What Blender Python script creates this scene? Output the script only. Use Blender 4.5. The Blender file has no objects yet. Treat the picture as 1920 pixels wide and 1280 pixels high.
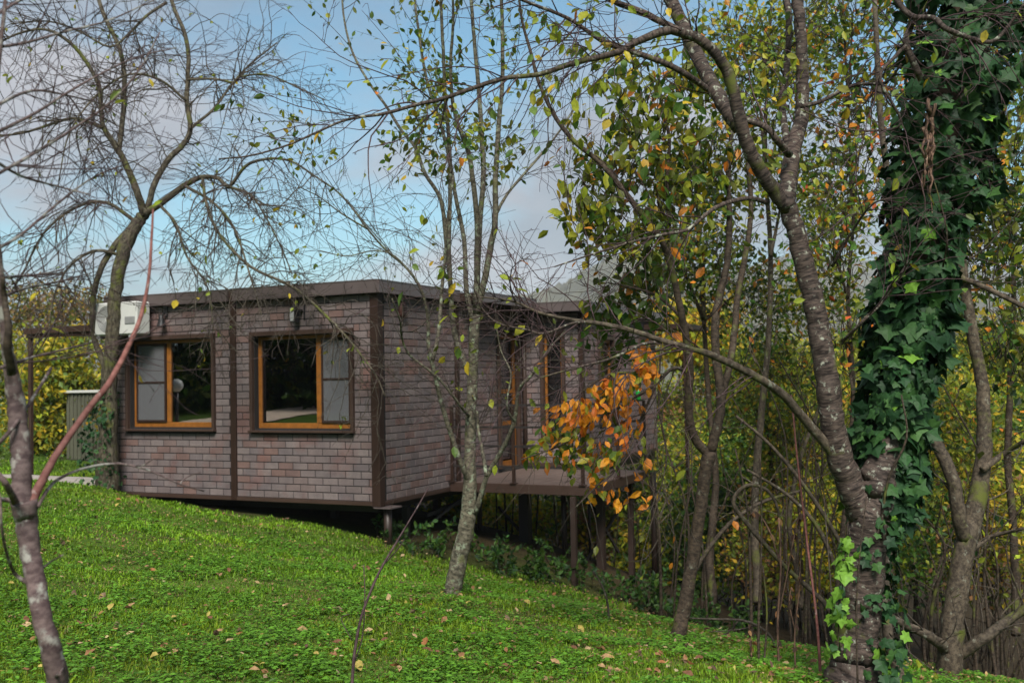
import bpy, math, random
import numpy as np
from mathutils import Vector, Matrix

random.seed(11)
rng = np.random.default_rng(11)
SC = bpy.context.scene
COL = SC.collection

# ------------------------------------------------------------------ camera
F = 1970.8            # focal length in pixels of the 1920 px wide photograph
PITCH, ROLL = 0.0346, -0.0182
CAM = np.array([0.0, 0.0, 1.65])
_up = np.array([0, -math.sin(PITCH), math.cos(PITCH)])
_r = np.array([1.0, 0, 0])
FWD = np.array([0, math.cos(PITCH), math.sin(PITCH)])
RIGHT = math.cos(ROLL) * _r + math.sin(ROLL) * _up
UP = -math.sin(ROLL) * _r + math.cos(ROLL) * _up
cam_d = bpy.data.cameras.new("camera")
cam = bpy.data.objects.new("camera", cam_d)
COL.objects.link(cam)
M = Matrix.Identity(4)
for i in range(3):
    M[i][0], M[i][1], M[i][2], M[i][3] = RIGHT[i], UP[i], -FWD[i], CAM[i]
cam.matrix_world = M
cam_d.sensor_width = 36.0
cam_d.lens = F / 1920 * 36
cam_d.clip_start = 0.05
cam_d.clip_end = 9000
cam_d.dof.use_dof = True
cam_d.dof.focus_distance = 6.6
cam_d.dof.aperture_fstop = 3.2
SC.camera = cam

# ------------------------------------------------------------------ world, sun, exposure
SUN_EL, SUN_AZ = math.radians(46), math.radians(178)      # azimuth clockwise from +Y
world = bpy.data.worlds.new("World")
SC.world = world
world.use_nodes = True
wn, wl = world.node_tree.nodes, world.node_tree.links
wn.clear()
w_out = wn.new("ShaderNodeOutputWorld")
w_bg = wn.new("ShaderNodeBackground")
w_bg.inputs[1].default_value = 0.1
w_sky = wn.new("ShaderNodeTexSky")
w_sky.sky_type = 'NISHITA'
w_sky.sun_disc = False
w_sky.sun_elevation = SUN_EL
w_sky.sun_rotation = SUN_AZ
w_sky.air_density = 1.0
w_sky.dust_density = 1.5
w_sky.ozone_density = 2.0
w_tc = wn.new("ShaderNodeTexCoord")
w_sep = wn.new("ShaderNodeSeparateXYZ")
w_add = wn.new("ShaderNodeMath"); w_add.operation = 'MAXIMUM'; w_add.inputs[1].default_value = 0.0
w_add2 = wn.new("ShaderNodeMath"); w_add2.operation = 'ADD'; w_add2.inputs[1].default_value = 0.32
w_div = wn.new("ShaderNodeVectorMath"); w_div.operation = 'DIVIDE'
w_comb = wn.new("ShaderNodeCombineXYZ")
w_noise = wn.new("ShaderNodeTexNoise")
w_noise.inputs["Scale"].default_value = 1.7
w_noise.inputs["Detail"].default_value = 8
w_noise.inputs["Roughness"].default_value = 0.52
w_noise.inputs["Distortion"].default_value = 0.25
w_map = wn.new("ShaderNodeMapping"); w_map.inputs["Location"].default_value = (3.1, 1.7, 0)
w_ramp = wn.new("ShaderNodeValToRGB")
w_ramp.color_ramp.elements[0].position = 0.38
w_ramp.color_ramp.elements[1].position = 0.55
w_noise2 = wn.new("ShaderNodeTexNoise")
w_noise2.inputs["Scale"].default_value = 2.3
w_noise2.inputs["Detail"].default_value = 6
w_cc = wn.new("ShaderNodeValToRGB")
w_cc.color_ramp.elements[0].position = 0.30
w_cc.color_ramp.elements[0].color = (1.55, 1.75, 2.05, 1)
w_cc.color_ramp.elements[1].position = 0.70
w_cc.color_ramp.elements[1].color = (3.0, 2.85, 2.95, 1)
w_mix = wn.new("ShaderNodeMixRGB")
wl.new(w_tc.outputs["Generated"], w_sep.inputs[0])
wl.new(w_sep.outputs["Z"], w_add.inputs[0])
wl.new(w_add.outputs[0], w_add2.inputs[0])
for k in range(3):
    wl.new(w_add2.outputs[0], w_comb.inputs[k])
wl.new(w_tc.outputs["Generated"], w_div.inputs[0])
wl.new(w_comb.outputs[0], w_div.inputs[1])
wl.new(w_div.outputs[0], w_map.inputs[0])
wl.new(w_map.outputs[0], w_noise.inputs["Vector"])
wl.new(w_map.outputs[0], w_noise2.inputs["Vector"])
wl.new(w_noise.outputs["Fac"], w_ramp.inputs[0])
wl.new(w_noise2.outputs["Fac"], w_cc.inputs[0])
w_f = wn.new("ShaderNodeMath"); w_f.operation = 'MULTIPLY'; w_f.inputs[1].default_value = 0.88
wl.new(w_ramp.outputs[0], w_f.inputs[0])
wl.new(w_f.outputs[0], w_mix.inputs[0])
w_mul = wn.new("ShaderNodeMixRGB"); w_mul.blend_type = 'MULTIPLY'; w_mul.inputs[0].default_value = 1.0; w_mul.inputs[2].default_value = (.60, .84, .79, 1)
wl.new(w_sky.outputs[0], w_mul.inputs[1]); wl.new(w_mul.outputs[0], w_mix.inputs[1])
wl.new(w_cc.outputs[0], w_mix.inputs[2])
wl.new(w_mix.outputs[0], w_bg.inputs[0])
wl.new(w_bg.outputs[0], w_out.inputs[0])

sun_d = bpy.data.lights.new("sun", 'SUN')
sun_d.energy = 3.3
sun_d.angle = math.radians(22)
sun_d.color = (1.0, 0.95, 0.87)
sun = bpy.data.objects.new("sun", sun_d)
COL.objects.link(sun)
_sd = Vector((math.sin(SUN_AZ) * math.cos(SUN_EL), math.cos(SUN_AZ) * math.cos(SUN_EL), math.sin(SUN_EL)))
sun.rotation_euler = _sd.to_track_quat('Z', 'Y').to_euler()

SC.view_settings.view_transform = 'Standard'
SC.view_settings.look = 'None'
SC.view_settings.exposure = 1.0
SC.view_settings.gamma = 1.0
SC.render.engine = 'CYCLES'
SC.cycles.use_denoising = True
SC.cycles.max_bounces = 8
SC.cycles.diffuse_bounces = 3
SC.cycles.glossy_bounces = 3
SC.cycles.transmission_bounces = 4
SC.cycles.transparent_max_bounces = 12
SC.cycles.caustics_reflective = False
SC.cycles.caustics_refractive = False

# ------------------------------------------------------------------ geometry helpers
def ray(px, py):
    return (px - 960) / F * RIGHT - (py - 640) / F * UP + FWD

def P(px, py, Y):
    """point on the pixel's sight line at world distance Y in front of the camera"""
    d = ray(px, py)
    return CAM + d * (Y / d[1])

def nrm(v):
    v = np.asarray(v, float)
    return v / (np.linalg.norm(v, axis=-1, keepdims=True) + 1e-12)

class MB:
    """collects vertices, quads and triangles; build() links them as one mesh object"""
    def __init__(s):
        s.v, s.q, s.t, s.ti, s.bk, s.n = [], [], [], [], [], 0
    def add(s, v, q=None, t=None, tint=None, bk=None):
        v = np.asarray(v, float).reshape(-1, 3)
        if q is not None and len(q): s.q.append(np.asarray(q, int).reshape(-1, 4) + s.n)
        if t is not None and len(t): s.t.append(np.asarray(t, int).reshape(-1, 3) + s.n)
        s.v.append(v)
        m = len(v)
        tt = np.ones((m, 3)) * (0.5 if tint is None else np.asarray(tint, float))
        s.ti.append(tt)
        s.bk.append(np.zeros((m, 3)) if bk is None else bk)
        s.n += m
    def box(s, x0, x1, y0, y1, z0, z1, tint=None, bev=0.0):
        if bev <= 0:
            v = [(x, y, z) for z in (z0, z1) for y in (y0, y1) for x in (x0, x1)]
            q = [(0, 2, 3, 1), (4, 5, 7, 6), (0, 1, 5, 4), (2, 6, 7, 3), (0, 4, 6, 2), (1, 3, 7, 5)]
            s.add(v, q, None, tint)
            return
        b = min(bev, (x1 - x0) * .45, (y1 - y0) * .45, (z1 - z0) * .45)
        # chamfered box: 24 verts
        V, idx = [], {}
        for sx in (0, 1):
            for sy in (0, 1):
                for sz in (0, 1):
                    for ax in range(3):
                        p = [x1 - b if sx else x0 + b, y1 - b if sy else y0 + b, z1 - b if sz else z0 + b]
                        p[ax] = ((x1 if sx else x0), (y1 if sy else y0), (z1 if sz else z0))[ax]
                        idx[(sx, sy, sz, ax)] = len(V)
                        V.append(p)
        Q, T = [], []
        ctr = np.array([(x0 + x1) / 2, (y0 + y1) / 2, (z0 + z1) / 2])
        def face(ids):
            pts = np.array([V[i] for i in ids])
            n_ = np.cross(pts[1] - pts[0], pts[2] - pts[0])
            if np.dot(n_, pts.mean(0) - ctr) < 0: ids = ids[::-1]
            (Q if len(ids) == 4 else T).append(ids)
        for ax in range(3):
            o = [k for k in range(3) if k != ax]
            for sgn in (0, 1):
                c = []
                for a, bb in ((0, 0), (1, 0), (1, 1), (0, 1)):
                    k = [0, 0, 0]; k[ax] = sgn; k[o[0]] = a; k[o[1]] = bb
                    c.append(idx[(*k, ax)])
                face(c)
        for ax in range(3):            # edges parallel to ax
            o = [k for k in range(3) if k != ax]
            for a in (0, 1):
                for bb in (0, 1):
                    k0 = [0, 0, 0]; k0[o[0]] = a; k0[o[1]] = bb
                    k1 = list(k0); k1[ax] = 1
                    face([idx[(*k0, o[0])], idx[(*k1, o[0])], idx[(*k1, o[1])], idx[(*k0, o[1])]])
        for sx in (0, 1):
            for sy in (0, 1):
                for sz in (0, 1):
                    face([idx[(sx, sy, sz, k)] for k in range(3)])
        s.add(V, Q, T, tint)
    def bar(s, a, b, w, h=None, tint=None):
        """square bar between two points"""
        a, b = np.asarray(a, float), np.asarray(b, float)
        h = h or w
        d = nrm(b - a)
        up = np.array([0, 0, 1.0]) if abs(d[2]) < .95 else np.array([1.0, 0, 0])
        sd = nrm(np.cross(d, up)); uu = np.cross(sd, d)
        v = [c + sd * w / 2 * i + uu * h / 2 * j for c in (a, b) for i, j in ((-1, -1), (1, -1), (1, 1), (-1, 1))]
        s.add(v, [(0, 3, 2, 1), (4, 5, 6, 7), (0, 1, 5, 4), (1, 2, 6, 5), (2, 3, 7, 6), (3, 0, 4, 7)], None, tint)
    def tube(s, pts, rad, sides=6, lump=0.0, tint=None, v0=0.0):
        pts = np.asarray(pts, float); rad = np.asarray(rad, float)
        n = len(pts)
        tan = np.zeros_like(pts)
        tan[1:-1] = pts[2:] - pts[:-2]; tan[0] = pts[1] - pts[0]; tan[-1] = pts[-1] - pts[-2]
        tan = nrm(tan)
        nn = np.zeros_like(pts)
        ref = np.array([0.3, -0.9, 0.2]) if abs(tan[0][1]) < .9 else np.array([1.0, 0, 0])
        cur = nrm(ref - tan[0] * np.dot(ref, tan[0]))
        for i in range(n):
            cur = cur - tan[i] * np.dot(cur, tan[i])
            cur = cur / (math.sqrt(cur @ cur) + 1e-12)
            nn[i] = cur
        bb = np.cross(tan, nn)
        ang = np.arange(sides) * 2 * math.pi / sides
        ca, sa = np.cos(ang), np.sin(ang)
        R = rad[:, None] * np.ones(sides)
        if lump > 0:
            R = R * (1 + lump * rng.normal(0, 1, (n, sides)))
        V = pts[:, None, :] + R[..., None] * (ca[None, :, None] * nn[:, None, :] + sa[None, :, None] * bb[:, None, :])
        L = np.concatenate([[0], np.cumsum(np.linalg.norm(np.diff(pts, axis=0), axis=1))]) + v0
        bk = np.stack([R * ca, R * sa, np.repeat(L[:, None], sides, 1)], -1)
        i = np.arange(n - 1)[:, None] * sides
        j = np.arange(sides)[None, :]; j2 = (j + 1) % sides
        q = np.stack([i + j, i + j2, i + sides + j2, i + sides + j], -1).reshape(-1, 4)
        s.add(V.reshape(-1, 3), q, None, tint, bk.reshape(-1, 3))
        # closed ends
        base = s.n
        s.add([pts[0], pts[-1]], None, None, tint, np.array([[0, 0, L[0]], [0, 0, L[-1]]]))
        b0 = base - n * sides
        t = []
        for k in range(sides):
            k2 = (k + 1) % sides
            t.append((base, b0 + k2, b0 + k)); t.append((base + 1, b0 + (n - 1) * sides + k, b0 + (n - 1) * sides + k2))
        s.t.append(np.array(t))
    def mesh(s, name, smooth=False, origin=None):
        me = bpy.data.meshes.new(name)
        V = np.concatenate(s.v) if s.v else np.zeros((0, 3))
        if origin is not None: V = V - np.asarray(origin, float)
        q = np.concatenate(s.q) if s.q else np.zeros((0, 4), int)
        t = np.concatenate(s.t) if s.t else np.zeros((0, 3), int)
        me.vertices.add(len(V)); me.vertices.foreach_set("co", V.astype(np.float32).ravel())
        nl = len(q) * 4 + len(t) * 3
        me.loops.add(nl)
        me.loops.foreach_set("vertex_index", np.concatenate([q.ravel(), t.ravel()]).astype(np.int32))
        npol = len(q) + len(t)
        me.polygons.add(npol)
        starts = np.concatenate([np.arange(len(q)) * 4, len(q) * 4 + np.arange(len(t)) * 3])
        me.polygons.foreach_set("loop_start", starts.astype(np.int32))
        me.update(calc_edges=True)
        at = me.attributes.new("tint", 'FLOAT_COLOR', 'POINT')
        c = np.ones((len(V), 4), np.float32); c[:, :3] = np.concatenate(s.ti)
        at.data.foreach_set("color", c.ravel())
        bk = np.concatenate(s.bk)
        if np.any(bk):
            a2 = me.attributes.new("bk", 'FLOAT_VECTOR', 'POINT')
            a2.data.foreach_set("vector", bk.astype(np.float32).ravel())
        me.polygons.foreach_set("use_smooth", np.full(npol, bool(smooth)))
        return me
    def build(s, name, mat, parent=None, smooth=False, origin=None, **props):
        if origin is None and parent is not None: origin = parent.get("_o")
        o = bpy.data.objects.new(name, s.mesh(name, smooth, origin))
        o.data.materials.append(mat)
        return link(o, parent, **props)

def link(o, parent=None, **props):
    COL.objects.link(o)
    if parent is not None: o.parent = parent
    for k, v in props.items():
        if v is not None: o[k] = v
    return o

def thing(name, label, cat, loc=(0, 0, 0), rz=0.0, group=None):
    o = bpy.data.objects.new(name, None)
    o.empty_display_size = 0.1
    o.location = [float(c) for c in loc]; o.rotation_euler = (0, 0, rz)
    link(o, None, label=label, category=cat, group=group)
    if rz == 0.0: o["_o"] = [float(c) for c in loc]
    return o

def smooth_pts(pts, per=4):
    """Catmull-Rom through rows of (anything)"""
    p = np.asarray(pts, float)
    if len(p) < 3: 
        t = np.linspace(0, 1, per + 1)[:, None]
        return p[0] * (1 - t) + p[-1] * t
    e = np.vstack([2 * p[0] - p[1], p, 2 * p[-1] - p[-2]])
    out = []
    for i in range(1, len(e) - 2):
        for k in range(per):
            t = k / per
            out.append(.5 * ((2 * e[i]) + (-e[i-1] + e[i+1]) * t + (2*e[i-1] - 5*e[i] + 4*e[i+1] - e[i+2]) * t*t + (-e[i-1] + 3*e[i] - 3*e[i+1] + e[i+2]) * t**3))
    out.append(p[-1])
    return np.array(out)

# ------------------------------------------------------------------ materials
def mat_new(name):
    m = bpy.data.materials.new(name); m.use_nodes = True
    n, l = m.node_tree.nodes, m.node_tree.links
    n.clear()
    out = n.new("ShaderNodeOutputMaterial")
    return m, n, l, out

def noise_node(n, l, scale, detail=4, vec=None, rough=0.5):
    x = n.new("ShaderNodeTexNoise")
    x.inputs["Scale"].default_value = scale; x.inputs["Detail"].default_value = detail; x.inputs["Roughness"].default_value = rough
    if vec is not None: l.new(vec, x.inputs["Vector"])
    return x

def ramp_node(n, l, src, p0, c0, p1, c1):
    r = n.new("ShaderNodeValToRGB")
    r.color_ramp.elements[0].position = p0; r.color_ramp.elements[0].color = (*c0, 1)
    r.color_ramp.elements[1].position = p1; r.color_ramp.elements[1].color = (*c1, 1)
    l.new(src, r.inputs[0])
    return r

def mixc(n, l, fac, a, b, mode='MIX'):
    m = n.new("ShaderNodeMixRGB"); m.blend_type = mode
    for s, k in ((fac, 0), (a, 1), (b, 2)):
        if hasattr(s, "links"): l.new(s, m.inputs[k])
        elif k == 0: m.inputs[0].default_value = s
        else: m.inputs[k].default_value = (*s, 1)
    return m

def plain(name, col, rough=0.6, metal=0.0, var=0.15, scale=6.0, bump=0.0, bscale=60.0, spec=0.4):
    m, n, l, out = mat_new(name)
    b = n.new("ShaderNodeBsdfPrincipled")
    g = n.new("ShaderNodeNewGeometry")
    no = noise_node(n, l, scale, 6, g.outputs["Position"], .6)
    lo = tuple(c * (1 - var) for c in col); hi = tuple(min(1, c * (1 + var)) for c in col)
    r = ramp_node(n, l, no.outputs["Fac"], .3, lo, .7, hi)
    l.new(r.outputs[0], b.inputs["Base Color"])
    b.inputs["Roughness"].default_value = rough; b.inputs["Metallic"].default_value = metal
    b.inputs["Specular IOR Level"].default_value = spec
    rr = n.new("ShaderNodeMapRange"); rr.inputs[3].default_value = rough - .08; rr.inputs[4].default_value = min(1, rough + .1)
    l.new(no.outputs["Fac"], rr.inputs[0]); l.new(rr.outputs[0], b.inputs["Roughness"])
    if bump > 0:
        nb = noise_node(n, l, bscale, 4, g.outputs["Position"])
        bp = n.new("ShaderNodeBump"); bp.inputs["Strength"].default_value = bump; bp.inputs["Distance"].default_value = 0.01
        l.new(nb.outputs["Fac"], bp.inputs["Height"]); l.new(bp.outputs[0], b.inputs["Normal"])
    l.new(b.outputs[0], out.inputs[0])
    return m

def leaf_mat(name, trans=0.35, rough=0.5, spec=0.3, veins=0.0):
    m, n, l, out = mat_new(name)
    a = n.new("ShaderNodeAttribute"); a.attribute_name = "tint"
    g = n.new("ShaderNodeNewGeometry")
    no = noise_node(n, l, 60, 3, g.outputs["Position"])
    r = ramp_node(n, l, no.outputs["Fac"], .3, (.75, .75, .7), .7, (1.15, 1.15, 1.1))
    c = mixc(n, l, 1.0, a.outputs["Color"], r.outputs[0], 'MULTIPLY')
    b = n.new("ShaderNodeBsdfPrincipled")
    b.inputs["Roughness"].default_value = rough; b.inputs["Specular IOR Level"].default_value = spec
    l.new(c.outputs[0], b.inputs["Base Color"])
    t = n.new("ShaderNodeBsdfTranslucent")
    l.new(c.outputs[0], t.inputs[0])
    mx = n.new("ShaderNodeMixShader"); mx.inputs[0].default_value = trans
    l.new(b.outputs[0], mx.inputs[1]); l.new(t.outputs[0], mx.inputs[2])
    l.new(mx.outputs[0], out.inputs[0])
    return m

def bark_mat(name, dark, light, lichen=(.42, .45, .38), lich=0.58, band=26.0, side=9.0, moss=0.0, bump=0.15, lscale=18.0):
    """bark with cross bands along the limb ('bk' holds cos, sin, length) and patches of lichen"""
    m, n, l, out = mat_new(name)
    a = n.new("ShaderNodeAttribute"); a.attribute_name = "bk"
    g = n.new("ShaderNodeNewGeometry")
    mp = n.new("ShaderNodeMapping"); mp.inputs["Scale"].default_value = (side * 3, side * 3, band * 3)
    l.new(a.outputs["Vector"], mp.inputs[0])
    n1 = noise_node(n, l, 1.0, 7, mp.outputs[0], .65)
    r1 = ramp_node(n, l, n1.outputs["Fac"], .39, dark, .62, light)
    n2 = noise_node(n, l, 3.0, 4, g.outputs["Position"])
    r2 = ramp_node(n, l, n2.outputs["Fac"], .35, (.72, .70, .68), .7, (1.2, 1.15, 1.1))
    c = mixc(n, l, 1.0, r1.outputs[0], r2.outputs[0], 'MULTIPLY')
    n3 = noise_node(n, l, lscale, 5, g.outputs["Position"], .62)
    r3 = ramp_node(n, l, n3.outputs["Fac"], lich - .01, (0, 0, 0), min(.99, lich + .10), (.9, .9, .9))
    c2 = mixc(n, l, r3.outputs[0], c.outputs[0], lichen)
    if moss > 0:
        n4 = noise_node(n, l, 4.5, 5, g.outputs["Position"], .6)
        r4 = ramp_node(n, l, n4.outputs["Fac"], .62 - moss * .3, (0, 0, 0), .72 - moss * .25, (1, 1, 1))
        c2 = mixc(n, l, r4.outputs[0], c2.outputs[0], (.085, .095, .018))
    b = n.new("ShaderNodeBsdfPrincipled"); b.inputs["Roughness"].default_value = .8; b.inputs["Specular IOR Level"].default_value = .25
    l.new(c2.outputs[0], b.inputs["Base Color"])
    bp = n.new("ShaderNodeBump"); bp.inputs["Strength"].default_value = bump; bp.inputs["Distance"].default_value = .008
    hs = n.new("ShaderNodeMath"); hs.operation = 'ADD'
    l.new(n1.outputs["Fac"], hs.inputs[0]); l.new(r3.outputs[0], hs.inputs[1])
    l.new(hs.outputs[0], bp.inputs["Height"]); l.new(bp.outputs[0], b.inputs["Normal"])
    l.new(b.outputs[0], out.inputs[0])
    return m

MT = {}
MT['leaf'] = leaf_mat("leaf", .42)
MT['ivy'] = leaf_mat("ivy_leaf", .08, .55, .18)
MT['grass'] = leaf_mat("grass_blade", .30, .55, .25)
MT['dryleaf'] = leaf_mat("dry_leaf", .12, .7, .2)
MT['cherry'] = bark_mat("cherry_bark", (.012, .008, .007), (.098, .074, .064), (.30, .31, .25), .585, 26, 5, .10, .10, 26)
MT['birch'] = bark_mat("plum_bark", (.058, .038, .040), (.150, .110, .108), (.29, .28, .25), .54, 16, 8, 0, .05, 17)
MT['shoot'] = bark_mat("shoot_bark", (.13, .05, .045), (.22, .10, .09), (.33, .27, .25), .64, 12, 8, 0, .25)
MT['pale'] = bark_mat("pale_bark", (.034, .032, .022), (.145, .132, .098), (.22, .26, .18), .56, 14, 8, .05)
MT['old'] = bark_mat("old_bark", (.026, .021, .014), (.105, .092, .066), (.17, .17, .12), .60, 5, 12, .22)
MT['twig'] = bark_mat("grey_twig", (.035, .028, .022), (.095, .080, .064), (.18, .17, .145), .60, 10, 12, 0, .2)
MT['purple'] = bark_mat("purple_twig", (.045, .026, .030), (.105, .068, .074), (.18, .15, .15), .64, 10, 12, 0, .2)
MT['dark'] = bark_mat("dark_bark", (.018, .013, .009), (.072, .053, .038), (.16, .16, .12), .62, 18, 9, .15)
MT['grey'] = bark_mat("grey_bark", (.030, .023, .017), (.105, .085, .062), (.19, .19, .15), .60, 12, 12, .18)
MT['dead'] = bark_mat("dead_bark", (.06, .035, .025), (.21, .13, .09), (.3, .22, .16), .62, 6, 20, 0)
MT['brown'] = plain("brown_metal", (.044, .026, .020), .45, .0, .12, 3, spec=.3)
MT['trim'] = plain("dark_brown_trim", (.026, .014, .010), .55, 0, .15, 4, spec=.2)
MT['fascia'] = plain("fascia_sheet", (.088, .068, .066), .38, 0, .14, 1.6, .12, 5, spec=.5)
MT['wood'] = plain("orange_varnished_wood", (.21, .078, .014), .4, 0, .25, 14, .1, 40)
MT['deck'] = plain("deck_boards", (.105, .075, .064), .5, 0, .25, 5, .3, 60)
MT['back'] = plain("tile_joint", (.014, .012, .012), .9)
MT['black'] = plain("black_plastic", (.012, .012, .013), .4)
MT['room'] = plain("room_wall", (.10, .085, .07), .9)
MT['white'] = plain("white_enamel", (.46, .46, .44), .4, 0, .05)
MT['greyp'] = plain("grey_plastic", (.20, .20, .20), .5)
MT['shed'] = plain("olive_sheet", (.085, .085, .062), .5, 0, .15, 4)
MT['stone'] = plain("paving", (.34, .30, .27), .85, 0, .2, 5, .3, 40)
MT['steel'] = plain("brown_painted_steel", (.032, .020, .016), .45, 0, .25, 5, .1, 50)
MT['rust'] = plain("black_steel", (.02, .016, .015), .5, 0, .3, 5)

def tile_mat():
    m, n, l, out = mat_new("brick_shingle")
    a = n.new("ShaderNodeAttribute"); a.attribute_name = "tint"
    g = n.new("ShaderNodeNewGeometry")
    n1 = noise_node(n, l, 2.6, 3, g.outputs["Position"], .5)
    r1 = ramp_node(n, l, n1.outputs["Fac"], .54, (0, 0, 0), .68, (.42, .42, .42))
    c1 = mixc(n, l, r1.outputs[0], a.outputs["Color"], (.140, .056, .044))
    n2 = noise_node(n, l, 5.5, 3, g.outputs["Position"], .5)
    r2 = ramp_node(n, l, n2.outputs["Fac"], .34, (.86, .85, .87), .66, (1.14, 1.12, 1.12))
    c2 = mixc(n, l, 1.0, c1.outputs[0], r2.outputs[0], 'MULTIPLY')
    n3 = noise_node(n, l, 420, 2, g.outputs["Position"], .6)
    r3 = ramp_node(n, l, n3.outputs["Fac"], .3, (.62, .62, .62), .7, (1.38, 1.38, 1.38))
    c3 = mixc(n, l, 1.0, c2.outputs[0], r3.outputs[0], 'MULTIPLY')
    b = n.new("ShaderNodeBsdfPrincipled"); b.inputs["Roughness"].default_value = .82; b.inputs["Specular IOR Level"].default_value = .3
    l.new(c3.outputs[0], b.inputs["Base Color"])
    bp = n.new("ShaderNodeBump"); bp.inputs["Strength"].default_value = .35; bp.inputs["Distance"].default_value = .003
    l.new(n3.outputs["Fac"], bp.inputs["Height"]); l.new(bp.outputs[0], b.inputs["Normal"])
    l.new(b.outputs[0], out.inputs[0])
    return m
MT['tile'] = tile_mat()

def glass_mat():
    m, n, l, out = mat_new("window_glass")
    fr = n.new("ShaderNodeFresnel"); fr.inputs[0].default_value = 2.7
    t = n.new("ShaderNodeBsdfTransparent"); t.inputs[0].default_value = (.72, .80, .82, 1)
    gl = n.new("ShaderNodeBsdfGlossy"); gl.inputs["Roughness"].default_value = 0.01; gl.inputs[0].default_value = (.95, .97, 1, 1)
    mx = n.new("ShaderNodeMixShader")
    l.new(fr.outputs[0], mx.inputs[0]); l.new(t.outputs[0], mx.inputs[1]); l.new(gl.outputs[0], mx.inputs[2])
    l.new(mx.outputs[0], out.inputs[0])
    return m
MT['glass'] = glass_mat()

def mesh_screen_mat():
    m, n, l, out = mat_new("insect_screen")
    t = n.new("ShaderNodeBsdfTransparent")
    d = n.new("ShaderNodeBsdfDiffuse"); d.inputs[0].default_value = (.16, .16, .17, 1)
    mx = n.new("ShaderNodeMixShader"); mx.inputs[0].default_value = .55
    l.new(t.outputs[0], mx.inputs[1]); l.new(d.outputs[0], mx.inputs[2]); l.new(mx.outputs[0], out.inputs[0])
    return m
MT['screen'] = mesh_screen_mat()

def curtain_mat():
    m, n, l, out = mat_new("sheer_curtain")
    t = n.new("ShaderNodeBsdfTransparent")
    d = n.new("ShaderNodeBsdfDiffuse"); d.inputs[0].default_value = (.24, .29, .33, 1)
    mx = n.new("ShaderNodeMixShader"); mx.inputs[0].default_value = .6
    l.new(t.outputs[0], mx.inputs[1]); l.new(d.outputs[0], mx.inputs[2]); l.new(mx.outputs[0], out.inputs[0])
    return m
MT['curtain'] = curtain_mat()

# ------------------------------------------------------------------ ground
ctl = []
def cp(px, py, Y): ctl.append(P(px, py, Y))
for c in ((728, 1022, 13.25), (850, 1110, 9.5), (1268, 1205, 8.0), (1600, 1292, 6.15), (1780, 1262, 8.3), (1692, 1288, 7.3),
          (1078, 1097, 13.9), (1058, 1040, 15.3), (1185, 1077, 16.0), (1229, 1090, 17.0), (235, 933, 14.9), (198, 918, 14.4),
          (58, 893, 17.0), (130, 907, 15.6), (150, 893, 16.9), (420, 960, 14.0), (560, 985, 13.6)):
    cp(*c)
ctl += [np.array(c, float) for c in ((0, 0, 0), (-2, 3, .03), (2, 3, -.04), (0, 5.5, -.03), (-4, 8, .06), (-8, 8, .36), (-8, 2, .25), (-11, 14, .62), (-14, 8, .85),
        (-9.5, 21, .30), (-13, 26, .5), (-4, 20, -.15), (5, 4, -.45), (6, 8, -1.3), (4, 12, -1.75), (8, 13, -2.7), (3, 20, -2.5), (8, 22, -4.0),
        (0, 26, -2.2), (-8, 32, .1), (14, 30, -5.5), (0, -8, .15), (-12, -6, .7), (8, -6, -.6), (14, 10, -3.6), (0, 40, -3.4), (20, 45, -6.5), (-20, 45, -.2), (-20, 20, 1.0), (-25, 0, 1.2), (25, 10, -5.5))]
ctl = np.array(ctl)
def _phi(r2): return 0.5 * r2 * np.log(r2 + 1e-9)
def _tps():
    n = len(ctl)
    d2 = ((ctl[:, None, :2] - ctl[None, :, :2]) ** 2).sum(-1)
    K = _phi(d2) + np.eye(n) * .02
    Pm = np.hstack([np.ones((n, 1)), ctl[:, :2]])
    A = np.zeros((n + 3, n + 3)); A[:n, :n] = K; A[:n, n:] = Pm; A[n:, :n] = Pm.T
    return np.linalg.solve(A, np.concatenate([ctl[:, 2], np.zeros(3)]))
_w = _tps()
def gz(x, y):
    x, y = np.asarray(x, float), np.asarray(y, float)
    sh = x.shape
    xf, yf = x.ravel(), y.ravel()
    xc, yc = np.clip(xf, -26, 26), np.clip(yf, -9, 48)
    d2 = (xc[:, None] - ctl[None, :, 0]) ** 2 + (yc[:, None] - ctl[None, :, 1]) ** 2
    z = _phi(d2) @ _w[:-3] + _w[-3] + _w[-2] * xc + _w[-1] * yc
    far = np.hypot(xf - xc, yf - yc)
    z = z + (-9.0 - z) * np.clip(far / 160, 0, 1) ** 1.0
    z += 0.022 * np.sin(xf * 2.1 + 1.3 * np.sin(yf * 1.7)) * np.cos(yf * 1.9 + .7) + .012 * np.sin(xf * 5.3 + yf * 3.1) * np.sin(yf * 4.7 - xf)
    return z.reshape(sh)
def gz1(x, y): return float(gz(np.array([x]), np.array([y]))[0])

def lawn_mask(x, y):
    """1 on the mown lawn, 0 on the wood's floor"""
    edge = 13.6 - .55 * np.clip(x, 0, 9) + .5 * np.sin(x * 1.7) - np.clip(x - 1.5, 0, 20) * .35
    m = 1 / (1 + np.exp(np.clip((y - edge) * 2.2, -40, 40)))
    left = 1 / (1 + np.exp(np.clip((x + 1.1) * 3, -40, 40)))
    under = ((y > 14.6 - (x + 5.5) * .45) & (x > -5.8)).astype(float)
    return np.maximum(m, left * (1 - under))

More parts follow.
